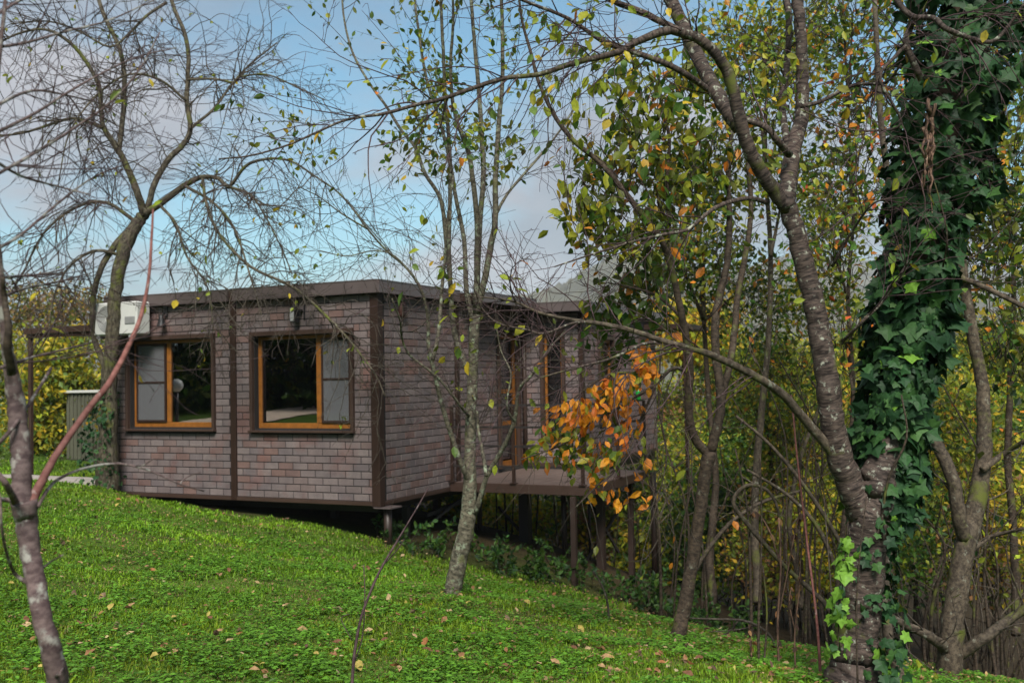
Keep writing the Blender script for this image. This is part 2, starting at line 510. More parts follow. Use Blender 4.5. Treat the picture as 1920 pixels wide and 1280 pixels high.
def axis(lo, hi, step, far, ratio=1.13):
    a = list(np.arange(lo, hi + 1e-6, step)); s = step
    while a[-1] < far: s *= ratio; a.append(a[-1] + s)
    s = step
    while a[0] > -far: s *= ratio; a.insert(0, a[0] - s)
    return np.array(a)
gx, gy = axis(-10, 9, .14, 1700), axis(-2, 22, .14, 1700)
GX, GY = np.meshgrid(gx, gy)
GZ = np.zeros_like(GX)
for i in range(len(gy)): GZ[i] = gz(GX[i], GY[i])
gm = MB()
nx, ny = len(gx), len(gy)
ii = (np.arange(ny - 1)[:, None] * nx + np.arange(nx - 1)[None, :])
gm.add(np.stack([GX, GY, GZ], -1).reshape(-1, 3), np.stack([ii, ii + 1, ii + nx + 1, ii + nx], -1).reshape(-1, 4), None,
       np.repeat(lawn_mask(GX, GY).reshape(-1, 1), 3, 1))
def ground_mat():
    m, n, l, out = mat_new("lawn_soil")
    a = n.new("ShaderNodeAttribute"); a.attribute_name = "tint"
    g = n.new("ShaderNodeNewGeometry")
    n1 = noise_node(n, l, 1.3, 6, g.outputs["Position"], .6)
    r1 = ramp_node(n, l, n1.outputs["Fac"], .3, (.040, .075, .010), .7, (.085, .15, .018))
    n2 = noise_node(n, l, 9, 6, g.outputs["Position"], .65)
    r2 = ramp_node(n, l, n2.outputs["Fac"], .3, (.016, .013, .007), .75, (.070, .048, .024))
    c = mixc(n, l, a.outputs["Fac"], r2.outputs[0], r1.outputs[0])
    n3 = noise_node(n, l, 38, 5, g.outputs["Position"], .6)
    r3 = ramp_node(n, l, n3.outputs["Fac"], .3, (.5, .5, .5), .7, (1.3, 1.3, 1.3))
    c2 = mixc(n, l, 1.0, c.outputs[0], r3.outputs[0], 'MULTIPLY')
    b = n.new("ShaderNodeBsdfPrincipled"); b.inputs["Roughness"].default_value = .95; b.inputs["Specular IOR Level"].default_value = .1
    l.new(c2.outputs[0], b.inputs["Base Color"])
    bp = n.new("ShaderNodeBump"); bp.inputs["Strength"].default_value = .7; bp.inputs["Distance"].default_value = .03
    l.new(n3.outputs["Fac"], bp.inputs["Height"]); l.new(bp.outputs[0], b.inputs["Normal"])
    l.new(b.outputs[0], out.inputs[0])
    return m
gm.build("ground", ground_mat(), None, True, kind="structure", label="sloping green lawn falling away into a wood")

# far wooded hills
def hill(name, label, Y, prof, mat, depth, amp, seed):
    hr = np.random.default_rng(seed)
    px = np.linspace(prof[0][0], prof[-1][0], 220)
    top = np.interp(px, [p[0] for p in prof], [p[1] for p in prof])
    k = np.arange(220)
    for f_, a_ in ((.11, 5), (.31, 2.6), (.83, 1.5), (1.7, 1.0)): top = top + a_ * amp * np.sin(k * f_ + hr.uniform(0, 6))
    rows = 26
    mb = MB(); V = []
    for j in range(rows):
        t = j / (rows - 1)
        yy = Y - depth * (1 - t)
        for i in range(220):
            p = P(px[i], top[i], Y)
            h = (p[2] + 12) * (t ** .8) - 12
            V.append((p[0] * yy / Y, yy + hr.normal(0, 3), h + hr.normal(0, 1.8) * t))
    for i in range(220):
        p = P(px[i], top[i], Y); V.append((p[0], Y + 120, -15))
    I = np.arange(rows)[:, None] * 220 + np.arange(219)[None, :]
    mb.add(V, np.stack([I, I + 1, I + 221, I + 220], -1).reshape(-1, 4))
    mb.build(name, mat, None, False, kind="structure", label=label)
hm = plain("hill_wood", (.075, .072, .042), .95, 0, .5, .03, 1.0, .12)
hill("hill", "near hazy wooded hill behind the cabin roof", 900, [(300, 610), (760, 600), (930, 562), (1010, 545), (1070, 522), (1110, 497), (1150, 484), (1210, 488), (1300, 505), (1500, 530), (1800, 560), (2400, 600)], hm, 420, 1.0, 3)
hill("hill", "farther grey blue ridge along the valley", 1500, [(-900, 640), (-200, 640), (700, 620), (1000, 585), (1250, 540), (1500, 470), (1750, 500), (2100, 540), (2700, 620)], hm, 500, .8, 5)

# the valley's haze, one closed box round everything
hz = MB(); hz.box(-2150, 2150, -2150, 2150, -22, 190)
hzm, hn, hl, hout = mat_new("haze_air")
hv = hn.new("ShaderNodeVolumePrincipled"); hv.inputs["Color"].default_value = (.80, .86, .95, 1); hv.inputs["Density"].default_value = .0003
hl.new(hv.outputs[0], hout.inputs["Volume"])
hz.build("haze", hzm, None, False, kind="stuff", label="thin blue grey haze filling the valley air")

# ------------------------------------------------------------------ the cabin
TH = -0.44425
HC = P(712, 947, 13.1736)          # foot of the cabin's near corner
CT, ST = math.cos(TH), math.sin(TH)
def W(x, y, z):                    # cabin coordinates to world
    return np.array([HC[0] + CT * x - ST * y, HC[1] + ST * x + CT * y, HC[2] + z])
def unW(p):
    d = np.asarray(p) - HC
    return np.array([CT * d[0] + ST * d[1], -ST * d[0] + CT * d[1], d[2]])

cabin = thing("cabin", "flat roofed brown cabin clad in brick shaped shingles on steel posts", "cabin", HC, TH)
def cpart(name, mat, parent=None, smooth=False, **pr):
    def f(mb): return mb.build(name, mat, parent or cabin, smooth, None, **pr)
    return f
def cbox(name, mat, x0, x1, y0, y1, z0, z1, parent=None, bev=.004, **pr):
    mb = MB(); mb.box(x0, x1, y0, y1, z0, z1, None, bev)
    return mb.build(name, mat, parent or cabin, False, None, **pr)

ROW, BW, GAP = 0.0933, 0.235, 0.0115
TINTS = [(.124, .098, .095), (.132, .105, .102), (.117, .093, .092), (.140, .113, .109), (.112, .092, .093), (.128, .097, .092), (.147, .120, .116), (.124, .090, .084), (.118, .097, .096), (.134, .108, .105), (.124, .080, .072), (.120, .096, .094), (.130, .082, .072)]
def brick_local(w, h, tint, th=.009):
    """a shingle tab lying in the x-z plane, facing -y, chamfered rim, corner at the origin"""
    c = .003
    mb = MB()
    v = [(0, 0, 0), (w, 0, 0), (w, 0, h), (0, 0, h), (0, -th + c, 0), (w, -th + c, 0), (w, -th + c, h), (0, -th + c, h),
         (c, -th, c), (w - c, -th, c), (w - c, -th, h - c), (c, -th, h - c)]
    mb.add(v, [(0, 1, 5, 4), (1, 2, 6, 5), (2, 3, 7, 6), (3, 0, 4, 7), (4, 5, 9, 8), (5, 6, 10, 9), (6, 7, 11, 10), (7, 4, 8, 11), (8, 9, 10, 11)], None, tint)
    return mb
_shared = {}
def wall_tiles(wall, u0, u1, z0, z1, holes, place, score, out, phase=0.0):
    """tiles of one wall face: u along the wall, holes = list of (u0,u1,z0,z1)"""
    r = 0
    z = z0
    while z < z1 - .01:
        zt = min(z + ROW, z1)
        u = u0 - (BW / 2 if r % 2 else 0) - phase
        while u < u1:
            a, b = max(u, u0), min(u + BW, u1)
            segs = [(a, b, z, zt)]
            for h in holes:
                ns = []
                for (p, q, s_, t_) in segs:
                    if q <= h[0] or p >= h[1] or t_ <= h[2] or s_ >= h[3]: ns.append((p, q, s_, t_)); continue
                    if p < h[0]: ns.append((p, h[0], s_, t_))
                    if q > h[1]: ns.append((h[1], q, s_, t_))
                    if s_ < h[2] and min(q, h[1]) > max(p, h[0]): ns.append((max(p, h[0]), min(q, h[1]), s_, h[2]))
                    if t_ > h[3] and min(q, h[1]) > max(p, h[0]): ns.append((max(p, h[0]), min(q, h[1]), h[3], t_))
                segs = ns
            for (p, q, s_, t_) in segs:
                if q - p > .03 and t_ - s_ > .03:
                    out.append((wall, place, p, s_, q - p - GAP, t_ - s_ - GAP, score(.5 * (p + q))))
            u += BW
        z = zt; r += 1

tiles = []
FZ = 2.65
w1 = (-4.215, -2.605, .905, 2.24); w2 = (-1.995, -.355, .897, 2.23)
# module one: front wall, in two bays, with openings
def wall_with_holes(name, x0, x1, z0, z1, holes, y0, y1, axis_='x', parent=None):
    mb = MB()
    xs = sorted({x0, x1, *[h[0] for h in holes], *[h[1] for h in holes]})
    for a, b in zip(xs[:-1], xs[1:]):
        hs = [h for h in holes if h[0] <= a + 1e-6 and h[1] >= b - 1e-6]
        zz = z0
        spans = []
        for h in sorted(hs, key=lambda k: k[2]): spans.append((zz, h[2])); zz = h[3]
        spans.append((zz, z1))
        for s_, t_ in spans:
            if t_ - s_ > .001:
                if axis_ == 'x': mb.box(a, b, y0, y1, s_, t_)
                else: mb.box(y0, y1, a, b, s_, t_)
    return mb.build(name, MT['back'], cabin, False, None)
in1 = (w1[0] + .05, w1[1] - .05, w1[2] + .05, w1[3] - .05); in2 = (w2[0] + .05, w2[1] - .05, w2[2] + .05, w2[3] - .05)
XL = -4.55
wl_ = wall_with_holes("front_wall", XL, -2.30, .02, 2.70, [in1], .012, .16)
wr_ = wall_with_holes("front_wall", -2.298, 0, .02, 2.70, [in2], .012, .16)
side = wall_with_holes("side_wall", .162, 4.29, .02, 2.70, [(3.40, 4.16, .16, 2.27)], -.16, -.012, 'y')
m2f = wall_with_holes("rear_wing_wall", -.01, 1.038, .19, 2.60, [(.34, .72, .55, 2.28)], 4.312, 4.46)
m2s = wall_with_holes("rear_wing_wall", 4.462, 8.1, .19, 2.60, [(5.05, 5.75, .75, 2.2)], .89, 1.038, 'y')
front_score = lambda u: 100 + u
pf = lambda u, z: ((u, .012, z), 0.0)
wall_tiles(wl_, XL, -2.342, .045, FZ, [w1], pf, front_score, tiles, .05)
wall_tiles(wr_, -2.244, -.10, .045, FZ, [w2], pf, front_score, tiles, .02)
ps = lambda u, z: ((-.012, u, z), math.pi / 2)
wall_tiles(side, .045, 2.02, .045, FZ, [], ps, lambda u: 90 - u * 9, tiles, .1)
wall_tiles(side, 2.13, 4.29, .045, FZ, [(3.36, 4.20, 0, 2.31)], ps, lambda u: 20 - u, tiles, .05)
p2f = lambda u, z: ((u, 4.312, z), 0.0)
wall_tiles(m2f, .04, .99, .19, 2.58, [(.31, .75, .5, 2.32)], p2f, lambda u: 10, tiles)
p2s = lambda u, z: ((1.038, u, z), math.pi / 2)
wall_tiles(m2s, 4.36, 8.08, .19, 2.58, [(5.0, 5.8, .70, 2.25)], p2s, lambda u: 5 - u, tiles)
tiles.sort(key=lambda t: -t[6])
rest = {}
def tile_var(w, h):
    k = (round(w, 3), round(h, 3), random.randrange(len(TINTS)))
    if k not in _shared:
        me = brick_local(k[0], k[1], TINTS[k[2]]).mesh("brick")
        me.materials.append(MT['tile']); _shared[k] = me
    return _shared[k]
for i, (wall, place, u, z, w, h, sc) in enumerate(tiles):
    loc, rz = place(u, z)
    if i < 300:
        o = bpy.data.objects.new("brick", tile_var(w, h))
        o.location = loc; o.rotation_euler = (0, 0, rz)
        o.scale = (1, 1 + random.uniform(-.15, .25), 1)
        link(o, wall)
    else:
        mb = rest.setdefault(wall.name, (wall, MB()))[1]
        b = brick_local(w, h, TINTS[random.randrange(len(TINTS))])
        v = b.v[0] * np.array([1, 1 + random.uniform(-.15, .25), 1])
        if rz: v = np.stack([-v[:, 1], v[:, 0], v[:, 2]], -1)
        mb.add(v + np.array(loc), b.q[0], None, b.ti[0])
for wall, mb in rest.values():
    mb.build("brick_cladding", MT['tile'], wall, False, None, kind="stuff")

# trim posts, plinth, fascia, roof
cbox("corner_post", MT['trim'], -.10, .022, -.022, .10, -.02, 2.66)
cbox("joint_post", MT['trim'], -2.340, -2.246, -.020, .06, -.01, 2.83)
cbox("joint_post", MT['trim'], -.06, .020, 2.03, 2.12, 0.0, 2.66)
cbox("corner_post", MT['trim'], .985, 1.058, 4.29, 4.37, .16, 2.62)
cbox("plinth_strip", MT['brown'], XL, -.102, -.012, .14, -.012, .040)
cbox("plinth_strip", MT['brown'], -.14, .012, .103, 4.28, -.012, .040)
cbox("plinth_strip", MT['brown'], .90, 1.05, 4.38, 8.1, .13, .188)
cbox("plinth_strip", MT['brown'], .02, .98, 4.305, 4.5, .13, .188)
def fascia(name, x0, x1, y0, y1, z0, z1):
    """sheet metal edging: upright sheet, turned-out drip lip and top fold"""
    mb = MB(); mb.box(x0, x1, y0, y1, z0 + .012, z1, None, .003)
    if x1 - x0 > y1 - y0: mb.box(x0, x1, y0 - .018, y1 - .002, z0, z0 + .011, None, .002); mb.box(x0, x1, y0 - .006, y1 + .05, z1 - .004, z1 + .008)
    else: mb.box(x0 + .002, x1 + .018, y0, y1, z0, z0 + .011, None, .002); mb.box(x0 - .05, x1 + .006, y0, y1, z1 - .004, z1 + .008)
    return mb.build(name, MT['fascia'], cabin, False, None)
fascia("fascia", XL - .04, -2.342, -.075, -.03, 2.652, 2.81)
fascia("fascia", -2.244, .048, -.075, -.03, 2.652, 2.815)
fascia("fascia", .05, .078, -.074, 2.06, 2.652, 2.813)
fascia("fascia", .36, .39, 2.06, 4.05, 2.645, 2.79)
fascia("fascia", .40, 1.30, 4.0, 4.03, 2.58, 2.73)
fascia("fascia", 1.14, 1.17, 4.06, 8.25, 2.585, 2.735)
roof = cbox("roof", MT['brown'], XL - .03, .046, -.028, 7.0, 2.665, 2.80)
cbox("porch_roof", MT['trim'], .048, .358, 2.062, 4.05, 2.66, 2.78)
cbox("wing_roof", MT['trim'], -4.5, 1.138, 4.062, 8.25, 2.60, 2.728)
cbox("floor_slab", MT['rust'], XL + .3, -.35, .5, 6.9, -.16, -.012)
cbox("floor_panel", MT['rust'], XL, -.02, .15, .499, -.010, .018)
cbox("floor_slab", MT['rust'], -.05, 1.0, 4.35, 8.05, -.02, .128)
cbox("rear_wall", MT['room'], XL, -.2, 5.2, 5.3, 0, 2.66)
cbox("left_wall", MT['room'], XL, XL + .12, .17, 5.19, .02, 2.66)
cbox("room_floor", MT['room'], XL + .13, -.17, .17, 5.18, .0, .06)
cbox("wing_rear_wall", MT['room'], -4.4, 1.0, 8.0, 8.1, .2, 2.58)

# windows of the front
def window(rect, fixed_left, mull, munt_z, y=0.0):
    x0, x1, z0, z1 = rect
    fr = MB()
    o, d = -.045, .03                                   # casing stands proud of the shingles
    wcas = .042
    fr.box(x0, x0 + wcas, o, d, z0, z1, None, .003); fr.box(x1 - wcas, x1, o, d, z0, z1, None, .003)
    fr.box(x0 + wcas, x1 - wcas, o, d, z1 - .06, z1, None, .003)
    win = fr.build("window", MT['brown'], cabin, False, None)
    rv = MB(); yi = .13
    rv.box(x0 + .03, x0 + .048, d + .001, yi, z0 + .03, z1 - .05); rv.box(x1 - .048, x1 - .03, d + .001, yi, z0 + .03, z1 - .05)
    rv.box(x0 + .048, x1 - .048, d + .001, yi, z1 - .066, z1 - .052)
    rv.build("reveal", MT['trim'], win)
    sl = MB(); sl.box(x0 - .012, x1 + .012, o - .03, .085, z0, z0 + .028, None, .004)
    sl.build("sill", MT['brown'], win)
    a, b, s_, t_ = x0 + .05, x1 - .05, z0 + .05, z1 - .068
    yf0, yf1 = .086, .128
    m0, m1 = mull
    wd = MB()
    wd.box(a, a + .055, yf0, yf1, s_, t_, None, .004); wd.box(b - .05, b, yf0, yf1, s_, t_, None, .004)
    wd.box(m0, m1, yf0 - .004, yf1, s_ + .07, t_ - .04, None, .004)
    wd.box(a + .055, b - .05, yf0, yf1 - .001, s_, s_ + .07, None, .004); wd.box(a + .055, b - .05, yf0, yf1 - .001, t_ - .04, t_, None, .004)
    wd.build("sash", MT['wood'], win)
    sp = (m1, b - .05) if fixed_left else (a + .055, m0)
    pane = (a + .055, m0) if fixed_left else (m1, b - .05)
    for q in (pane, sp):
        g = MB(); g.box(q[0], q[1], .106, .112, s_ + .07, t_ - .04)
        g.build("pane", MT['glass'], win)
    sc = MB(); c0, c1 = sp[0] + .004, sp[1] - .004
    for xa, xb, za, zb in ((c0, c0 + .028, s_ + .075, t_ - .045), (c1 - .028, c1, s_ + .075, t_ - .045), (c0 + .028, c1 - .028, s_ + .075, s_ + .103), (c0 + .028, c1 - .028, t_ - .073, t_ - .045), (c0 + .028, c1 - .028, munt_z - .012, munt_z + .012)):
        sc.box(xa, xb, .064, .083, za, zb)
    sf = sc.build("screen_frame", MT['trim'], win)
    s2 = MB(); s2.add([(c0 + .028, .074, s_ + .1), (c1 - .028, .074, s_ + .1), (c1 - .028, .074, t_ - .07), (c0 + .028, .074, t_ - .07)], [(0, 1, 2, 3)])
    s2.build("insect_screen", MT['screen'], win)
    # sheer curtains inside
    for (ca, cb) in ((a + .02, a + .62), (b - .55, b - .02)):
        n = 60; xs = np.linspace(ca, cb, n)
        yy = .30 + .035 * np.sin(np.linspace(0, 40, n)) + .012 * np.sin(np.linspace(0, 91, n))
        V = [(xs[i], yy[i], zz) for zz in (.2, 2.4) for i in range(n)]
        cm = MB(); cm.add(V, [(i, i + 1, n + i + 1, n + i) for i in range(n - 1)])
        cm.build("curtain", MT['curtain'], win, True)
    return win
window(w1, False, (-3.552, -3.480), 1.585)
window(w2, True, (-.998, -.914), 1.586)

# glazed door on the porch and the narrow window of the wing
def glazed(name, frame_mat, rect, wall, t=.07, rails=()):
    a, b, z0, z1 = rect
    def bx(mb, u0, u1, za, zb, d0, d1):
        if wall == 'side': mb.box(d0 * -1 - .0, d1 * -1, u0, u1, za, zb) if d0 > d1 else mb.box(-d1, -d0, u0, u1, za, zb)
        elif wall == 'front2': mb.box(u0, u1, 4.312 + d0, 4.312 + d1, za, zb)
        else: mb.box(1.038 - d1, 1.038 - d0, u0, u1, za, zb)
    c = MB()
    for u0, u1, za, zb in ((a - .04, a + .01, z0, z1 + .04), (b - .01, b + .04, z0, z1 + .04), (a + .01, b - .01, z1 - .01, z1 + .04)):
        bx(c, u0, u1, za, zb, -.03, .03)
    root = c.build(name, MT['brown'], cabin)
    f = MB()
    for u0, u1, za, zb in [(a + .012, a + t, z0, z1 - .012), (b - t, b - .012, z0, z1 - .012), (a + t, b - t, z0, z0 + t * 1.3), (a + t, b - t, z1 - t, z1 - .012)] + [(a + t, b - t, r - .03, r + .03) for r in rails]:
        bx(f, u0, u1, za, zb, .045, .09)
    f.build("sash", frame_mat, root)
    zz = [z0 + t * 1.3] + sorted(rails) + [z1 - t]
    for za, zb in zip(zz[:-1], zz[1:]):
        g = MB(); bx(g, a + t, b - t, za + .03, zb - .03, .064, .070); g.build("pane", MT['glass'], root)
    return root
dr = glazed("door", MT['wood'], (3.44, 4.12, .16, 2.25), 'side', .075, (.85, 1.35))
hb = MB(); hb.box(.0, .03, 3.47, 3.50, 1.0, 1.14); hb.box(.03, .05, 3.47, 3.60, 1.06, 1.085)
hb.build("handle", MT['black'], dr)
glazed("narrow_window", MT['wood'], (.36, .70, .55, 2.26), 'front2', .05)
glazed("narrow_window", MT['wood'], (5.07, 5.73, .75, 2.18), 'wing', .06)
# oval vent on the side wall
vt = MB()
ang = np.linspace(0, 2 * math.pi, 25)[:-1]
ring = [(x, .588 + .075 * math.cos(t) * k, 2.475 + .11 * math.sin(t) * k) for x, k in ((-.004, 1), (.035, 1), (.045, .8)) for t in ang]
vt.add(ring + [(.045, .588, 2.475)], [(r * 24 + i, r * 24 + (i + 1) % 24, (r + 1) * 24 + (i + 1) % 24, (r + 1) * 24 + i) for r in (0, 1) for i in range(24)], [(48 + i, 48 + (i + 1) % 24, 72) for i in range(24)])
vent = vt.build("vent", plain("vent_brown", (.06, .022, .016), .6), cabin, True)
for k in range(5):
    s_ = MB(); s_.box(.045, .056, .588 - .05, .588 + .05, 2.405 + k * .032, 2.417 + k * .032); s_.build("slat", MT['brown'], vent)
# rain pipe at the porch corner
pp = MB(); pp.tube([(.06, 4.24, .12), (.06, 4.24, 2.6)], [.035, .035], 10); pp.build("rain_pipe", MT['brown'], cabin, True)

# deck
DX, DY0, DY1, DZ = 2.03, 1.80, 4.24, .11
nb_ = 15; pw = DX / nb_
for k in range(nb_):
    b = MB(); b.box(.03 + k * pw, .03 + (k + 1) * pw - .007, DY0 + .03, DY1, DZ - .028, DZ + random.uniform(-.002, .002), None, .004)
    b.build("deck_board", MT['deck'], cabin)
cbox("deck_edge_beam", MT['brown'], .02, DX + .05, DY0 - .02, DY0 + .028, -.012, DZ + .006)
cbox("deck_edge_beam", MT['brown'], DX + .034, DX + .08, DY0 + .03, DY1 + .02, -.012, DZ + .004)
for yy in (2.4, 3.1, 3.8): cbox("deck_joist", MT['rust'], .05, DX, yy, yy + .06, -.06, DZ - .03)
# railing: posts and bars
rail_posts = [(.05, DY0 + .005), (1.0, DY0 + .005), (DX - .02, DY0 + .005), (DX + .05, 3.0), (DX + .05, DY1 - .05)]
for x, y in rail_posts:
    b = MB(); b.box(x - .02, x + .02, y - .02, y + .02, DZ + .007, 1.18, None, .002); b.box(x - .045, x + .045, y - .045, y + .045, DZ + .007, DZ + .019)
    b.build("railing_post", MT['trim'], cabin)
for z in (.33, .61, .87, 1.17):
    b = MB(); b.box(.07, DX - .04, DY0 - .004, DY0 + .012, z, z + .030); b.build("railing_bar", MT['rust'], cabin)
    b = MB(); b.box(DX + .042, DX + .058, DY0 + .03, DY1 - .07, z, z + .030); b.build("railing_bar", MT['rust'], cabin)

# posts under the cabin and deck, down to the slope
def ground_local(x, y):
    w = W(x, y, 0); return gz1(w[0], w[1]) - HC[2]
def post_at(px, py, Y, top, r, sq=False, name="support_post", mat=None):
    l_ = unW(P(px, py, Y)); b = MB(); g = ground_local(l_[0], l_[1]) - .12
    if sq: b.box(l_[0] - r, l_[0] + r, l_[1] - r, l_[1] + r, g, top, None, .003)
    else: b.tube([(l_[0], l_[1], g), (l_[0], l_[1], top)], [r, r], 14)
    return b.build(name, mat or MT['steel'], cabin, not sq), l_
p0, l0 = post_at(728, 1022, 13.25, -.045, .052)
b = MB(); b.box(l0[0] - .13, l0[0] + .13, l0[1] - .13, l0[1] + .13, -.042, -.024, None, .002); b.build("cap_plate", MT['fascia'], p0)
for a in ((762, 985, 14.3, -.165, .042, True), (986, 1025, 15.6, -.03, .075, True), (1078, 1097, 13.9, -.02, .035, True),
          (1058, 1040, 15.3, -.03, .033, False), (1107, 1060, 15.9, -.03, .022, False), (1128, 1055, 15.3, -.03, .055, True),
          (1185, 1077, 16.0, -.02, .04, True), (1229, 1090, 17.0, .0, .052, False), (628, 960, 15.2, -.165, .05, True), (566, 955, 15.8, -.165, .05, True),
          (420, 945, 16.4, -.165, .05, True), (700, 985, 16.8, -.165, .05, True), (820, 1000, 17.2, -.165, .05, True), (900, 1010, 16.2, -.03, .04, False)):
    post_at(*a, mat=MT['rust'] if a[5] and a[0] < 1000 else None)
def brace(a, b, w=.035):
    mb = MB(); mb.bar(unW(P(*a)), unW(P(*b)), w); mb.build("brace", MT['rust'], cabin)
brace((1100, 930, 15.3), (1160, 1035, 15.7)); brace((1180, 925, 16.0), (1100, 1050, 15.6)); brace((865, 935, 15.2), (800, 985, 15.0)); brace((1222, 845, 18.5), (1165, 920, 17.2)); brace((935, 950, 16.5), (980, 1000, 15.8))
brace((800, 965, 15.0), (905, 925, 15.6), .05)

# side canopy at the left entrance
cl0, cl1 = unW(P(58, 893, 17.0)), unW(P(58, 603, 17.0))
b = MB(); b.box(cl0[0] - .03, cl0[0] + .03, cl0[1] - .03, cl0[1] + .03, ground_local(cl0[0], cl0[1]) - .1, 2.40, None, .003); b.build("canopy_post", MT['brown'], cabin)
cbox("canopy_roof", MT['brown'], cl0[0] - .08, XL - .02, cl0[1] - .08, cl0[1] + 1.6, 2.40, 2.50)
cbox("canopy_beam", MT['trim'], cl0[0] - .04, XL - .01, cl0[1] - .05, cl0[1] - .01, 2.34, 2.398)
# rear canopy beyond the wing
cbox("canopy_roof", MT['trim'], 1.18, 1.95, 7.0, 8.6, 2.38, 2.47)
b = MB(); b.box(1.88, 1.93, 7.05, 7.1, ground_local(1.9, 7.07) - .1, 2.379, None, .003); b.build("canopy_post", MT['trim'], cabin)

# wall lamps, air conditioner
def wall_lamp(label, x, z, kind):
    w = W(x, .0, z); t = thing("wall_lamp", label, "lamp", w, TH, "outdoor lamps above the front windows")
    if kind == 0:
        a = MB(); a.box(-.03, .03, -.03, .002, .0, .16, None, .004); a.build("bracket", MT['black'], t)
        h = MB()
        prof = [(.0, .03), (.028, .03), (.034, -.02), (.062, -.13), (.066, -.15), (.0, -.15)]
        n = 16; V = [(r * math.cos(2 * math.pi * i / n), -.10 + r * math.sin(2 * math.pi * i / n), zz) for r, zz in prof for i in range(n)]
        h.add(V, [(k * n + i, k * n + (i + 1) % n, (k + 1) * n + (i + 1) % n, (k + 1) * n + i) for k in range(len(prof) - 1) for i in range(n)])
        h.bar((0, -.03, .05), (0, -.10, .01), .02)
        h.build("lamp_head", MT['black'], t, True)
    else:
        a = MB(); a.box(.03, .045, -.012, .002, -.1, .18); a.bar((0, -.01, .02), (.0, -.08, .02), .03); a.build("bracket", MT['black'], t)
        h = MB(); h.box(-.075, -.005, -.16, -.05, -.14, .08, None, .008); h.build("lamp_head", MT['black'], t)
        g = MB(); g.box(-.07, -.01, -.168, -.161, -.12, .05, None, .002); g.build("lens", MT['greyp'], t)
wall_lamp("black cone shaded lamp on the wall above the cabin's curtained outer window", -3.47, 2.50, 0)
wall_lamp("small black box floodlight on the wall above the window by the cabin corner", -1.15, 2.46, 1)

ac = thing("air_conditioner", "white air conditioner outdoor unit hung at the far end of the cabin front", "air conditioner", W(-4.10, -.10, 2.20), TH)
b = MB(); b.box(-.43, .43, -.26, .0, .05, .51, None, .02); b.build("casing", MT['white'], ac)
b = MB()
for k in range(6):
    rr = .04 + k * .026; n = 30
    V = [(-.12 + r_ * math.cos(2 * math.pi * i / n), yy, .28 + r_ * math.sin(2 * math.pi * i / n)) for r_, yy in ((rr, -.263), (rr + .008, -.272), (rr + .016, -.263)) for i in range(n)]
    b.add(V, [(q * n + i, q * n + (i + 1) % n, (q + 1) * n + (i + 1) % n, (q + 1) * n + i) for q in (0, 1) for i in range(n)])
b.build("fan_grille", MT['greyp'], ac, True)
b = MB(); b.box(.22, .40, -.272, -.261, .2, .30, None, .004); b.build("valve_cover", MT['greyp'], ac)
for x in (-.30, .30):
    b = MB(); b.bar((x, .11, .03), (x, -.26, .03), .035); b.bar((x, .09, .02), (x, .09, -.02), .035); b.build("bracket", MT['greyp'], ac)

# ------------------------------------------------------------------ leaves
OVAL_V = np.array([(0, 0, 0), (.30, .24, .05), (.30, 0, 0), (.30, -.24, .05), (.65, .22, .04), (.65, 0, -.02), (.65, -.22, .04), (1, 0, -.08)])
OVAL_Q = np.array([(2, 5, 4, 1), (3, 6, 5, 2)]); OVAL_T = np.array([(0, 2, 1), (0, 3, 2), (5, 7, 4), (6, 7, 5)])
SIMP_V = np.array([(0, 0, 0), (.45, .27, .07), (1, 0, -.04), (.45, -.27, .07)])
SIMP_Q = np.zeros((0, 4), int); SIMP_T = np.array([(0, 2, 1), (0, 3, 2)])
_iv = [(.06, 0), (-.10, .20), (.04, .46), (.26, .38), (.46, .60), (.60, .27), (1.0, 0), (.60, -.27), (.46, -.60), (.26, -.38), (.04, -.46), (-.10, -.20)]
IVY_V = np.array([(.34, 0, .05)] + [(x, y, -.10 * abs(y) - .06 * max(0, x - .5)) for x, y in _iv])
IVY_T = np.array([(0, 1 + k, 1 + (k + 1) % 12) for k in range(12)]); IVY_Q = np.zeros((0, 4), int)
TPL = {'oval': (OVAL_V, OVAL_Q, OVAL_T), 'simple': (SIMP_V, SIMP_Q, SIMP_T), 'ivy': (IVY_V, IVY_Q, IVY_T)}

def pick(pal, n):
    """pal: list of (colour, weight) -> n jittered colours"""
    c = np.array([p[0] for p in pal]); w = np.array([p[1] for p in pal], float); w /= w.sum()
    k = rng.choice(len(pal), n, p=w)
    t = c[k] * rng.uniform(.72, 1.3, (n, 1)) * rng.uniform(.9, 1.1, (n, 3))
    return np.clip(t, 0, .9)

def add_leaves(mb, pos, dirs, nor, size, tint, tpl='oval'):
    V, Q, T = TPL[tpl]
    n = len(pos)
    if n == 0: return
    x = nrm(dirs); z = nor - x * (nor * x).sum(-1, keepdims=True); z = nrm(z); y = np.cross(z, x)
    s = np.asarray(size, float)[:, None, None]
    wv = rng.uniform(.85, 1.2, (n, 1, 1))
    vv = pos[:, None, :] + s * (V[None, :, 0:1] * x[:, None] + wv * V[None, :, 1:2] * y[:, None] + V[None, :, 2:3] * z[:, None])
    k = len(V); off = (np.arange(n) * k)[:, None, None]
    q = (Q[None] + off).reshape(-1, 4) if len(Q) else None
    t = (T[None] + off).reshape(-1, 3) if len(T) else None
    mb.add(vv.reshape(-1, 3), q, t, np.repeat(tint, k, 0))

def rand_dirs(n):
    return nrm(rng.normal(0, 1, (n, 3)))

GREEN, OLIVE, YG, YEL = (.055, .115, .016), (.105, .128, .018), (.24, .27, .022), (.44, .31, .025)
ORG, RED, DKG, BRN, PALEG = (.52, .18, .022), (.42, .085, .025), (.020, .048, .014), (.17, .09, .04), (.12, .19, .04)

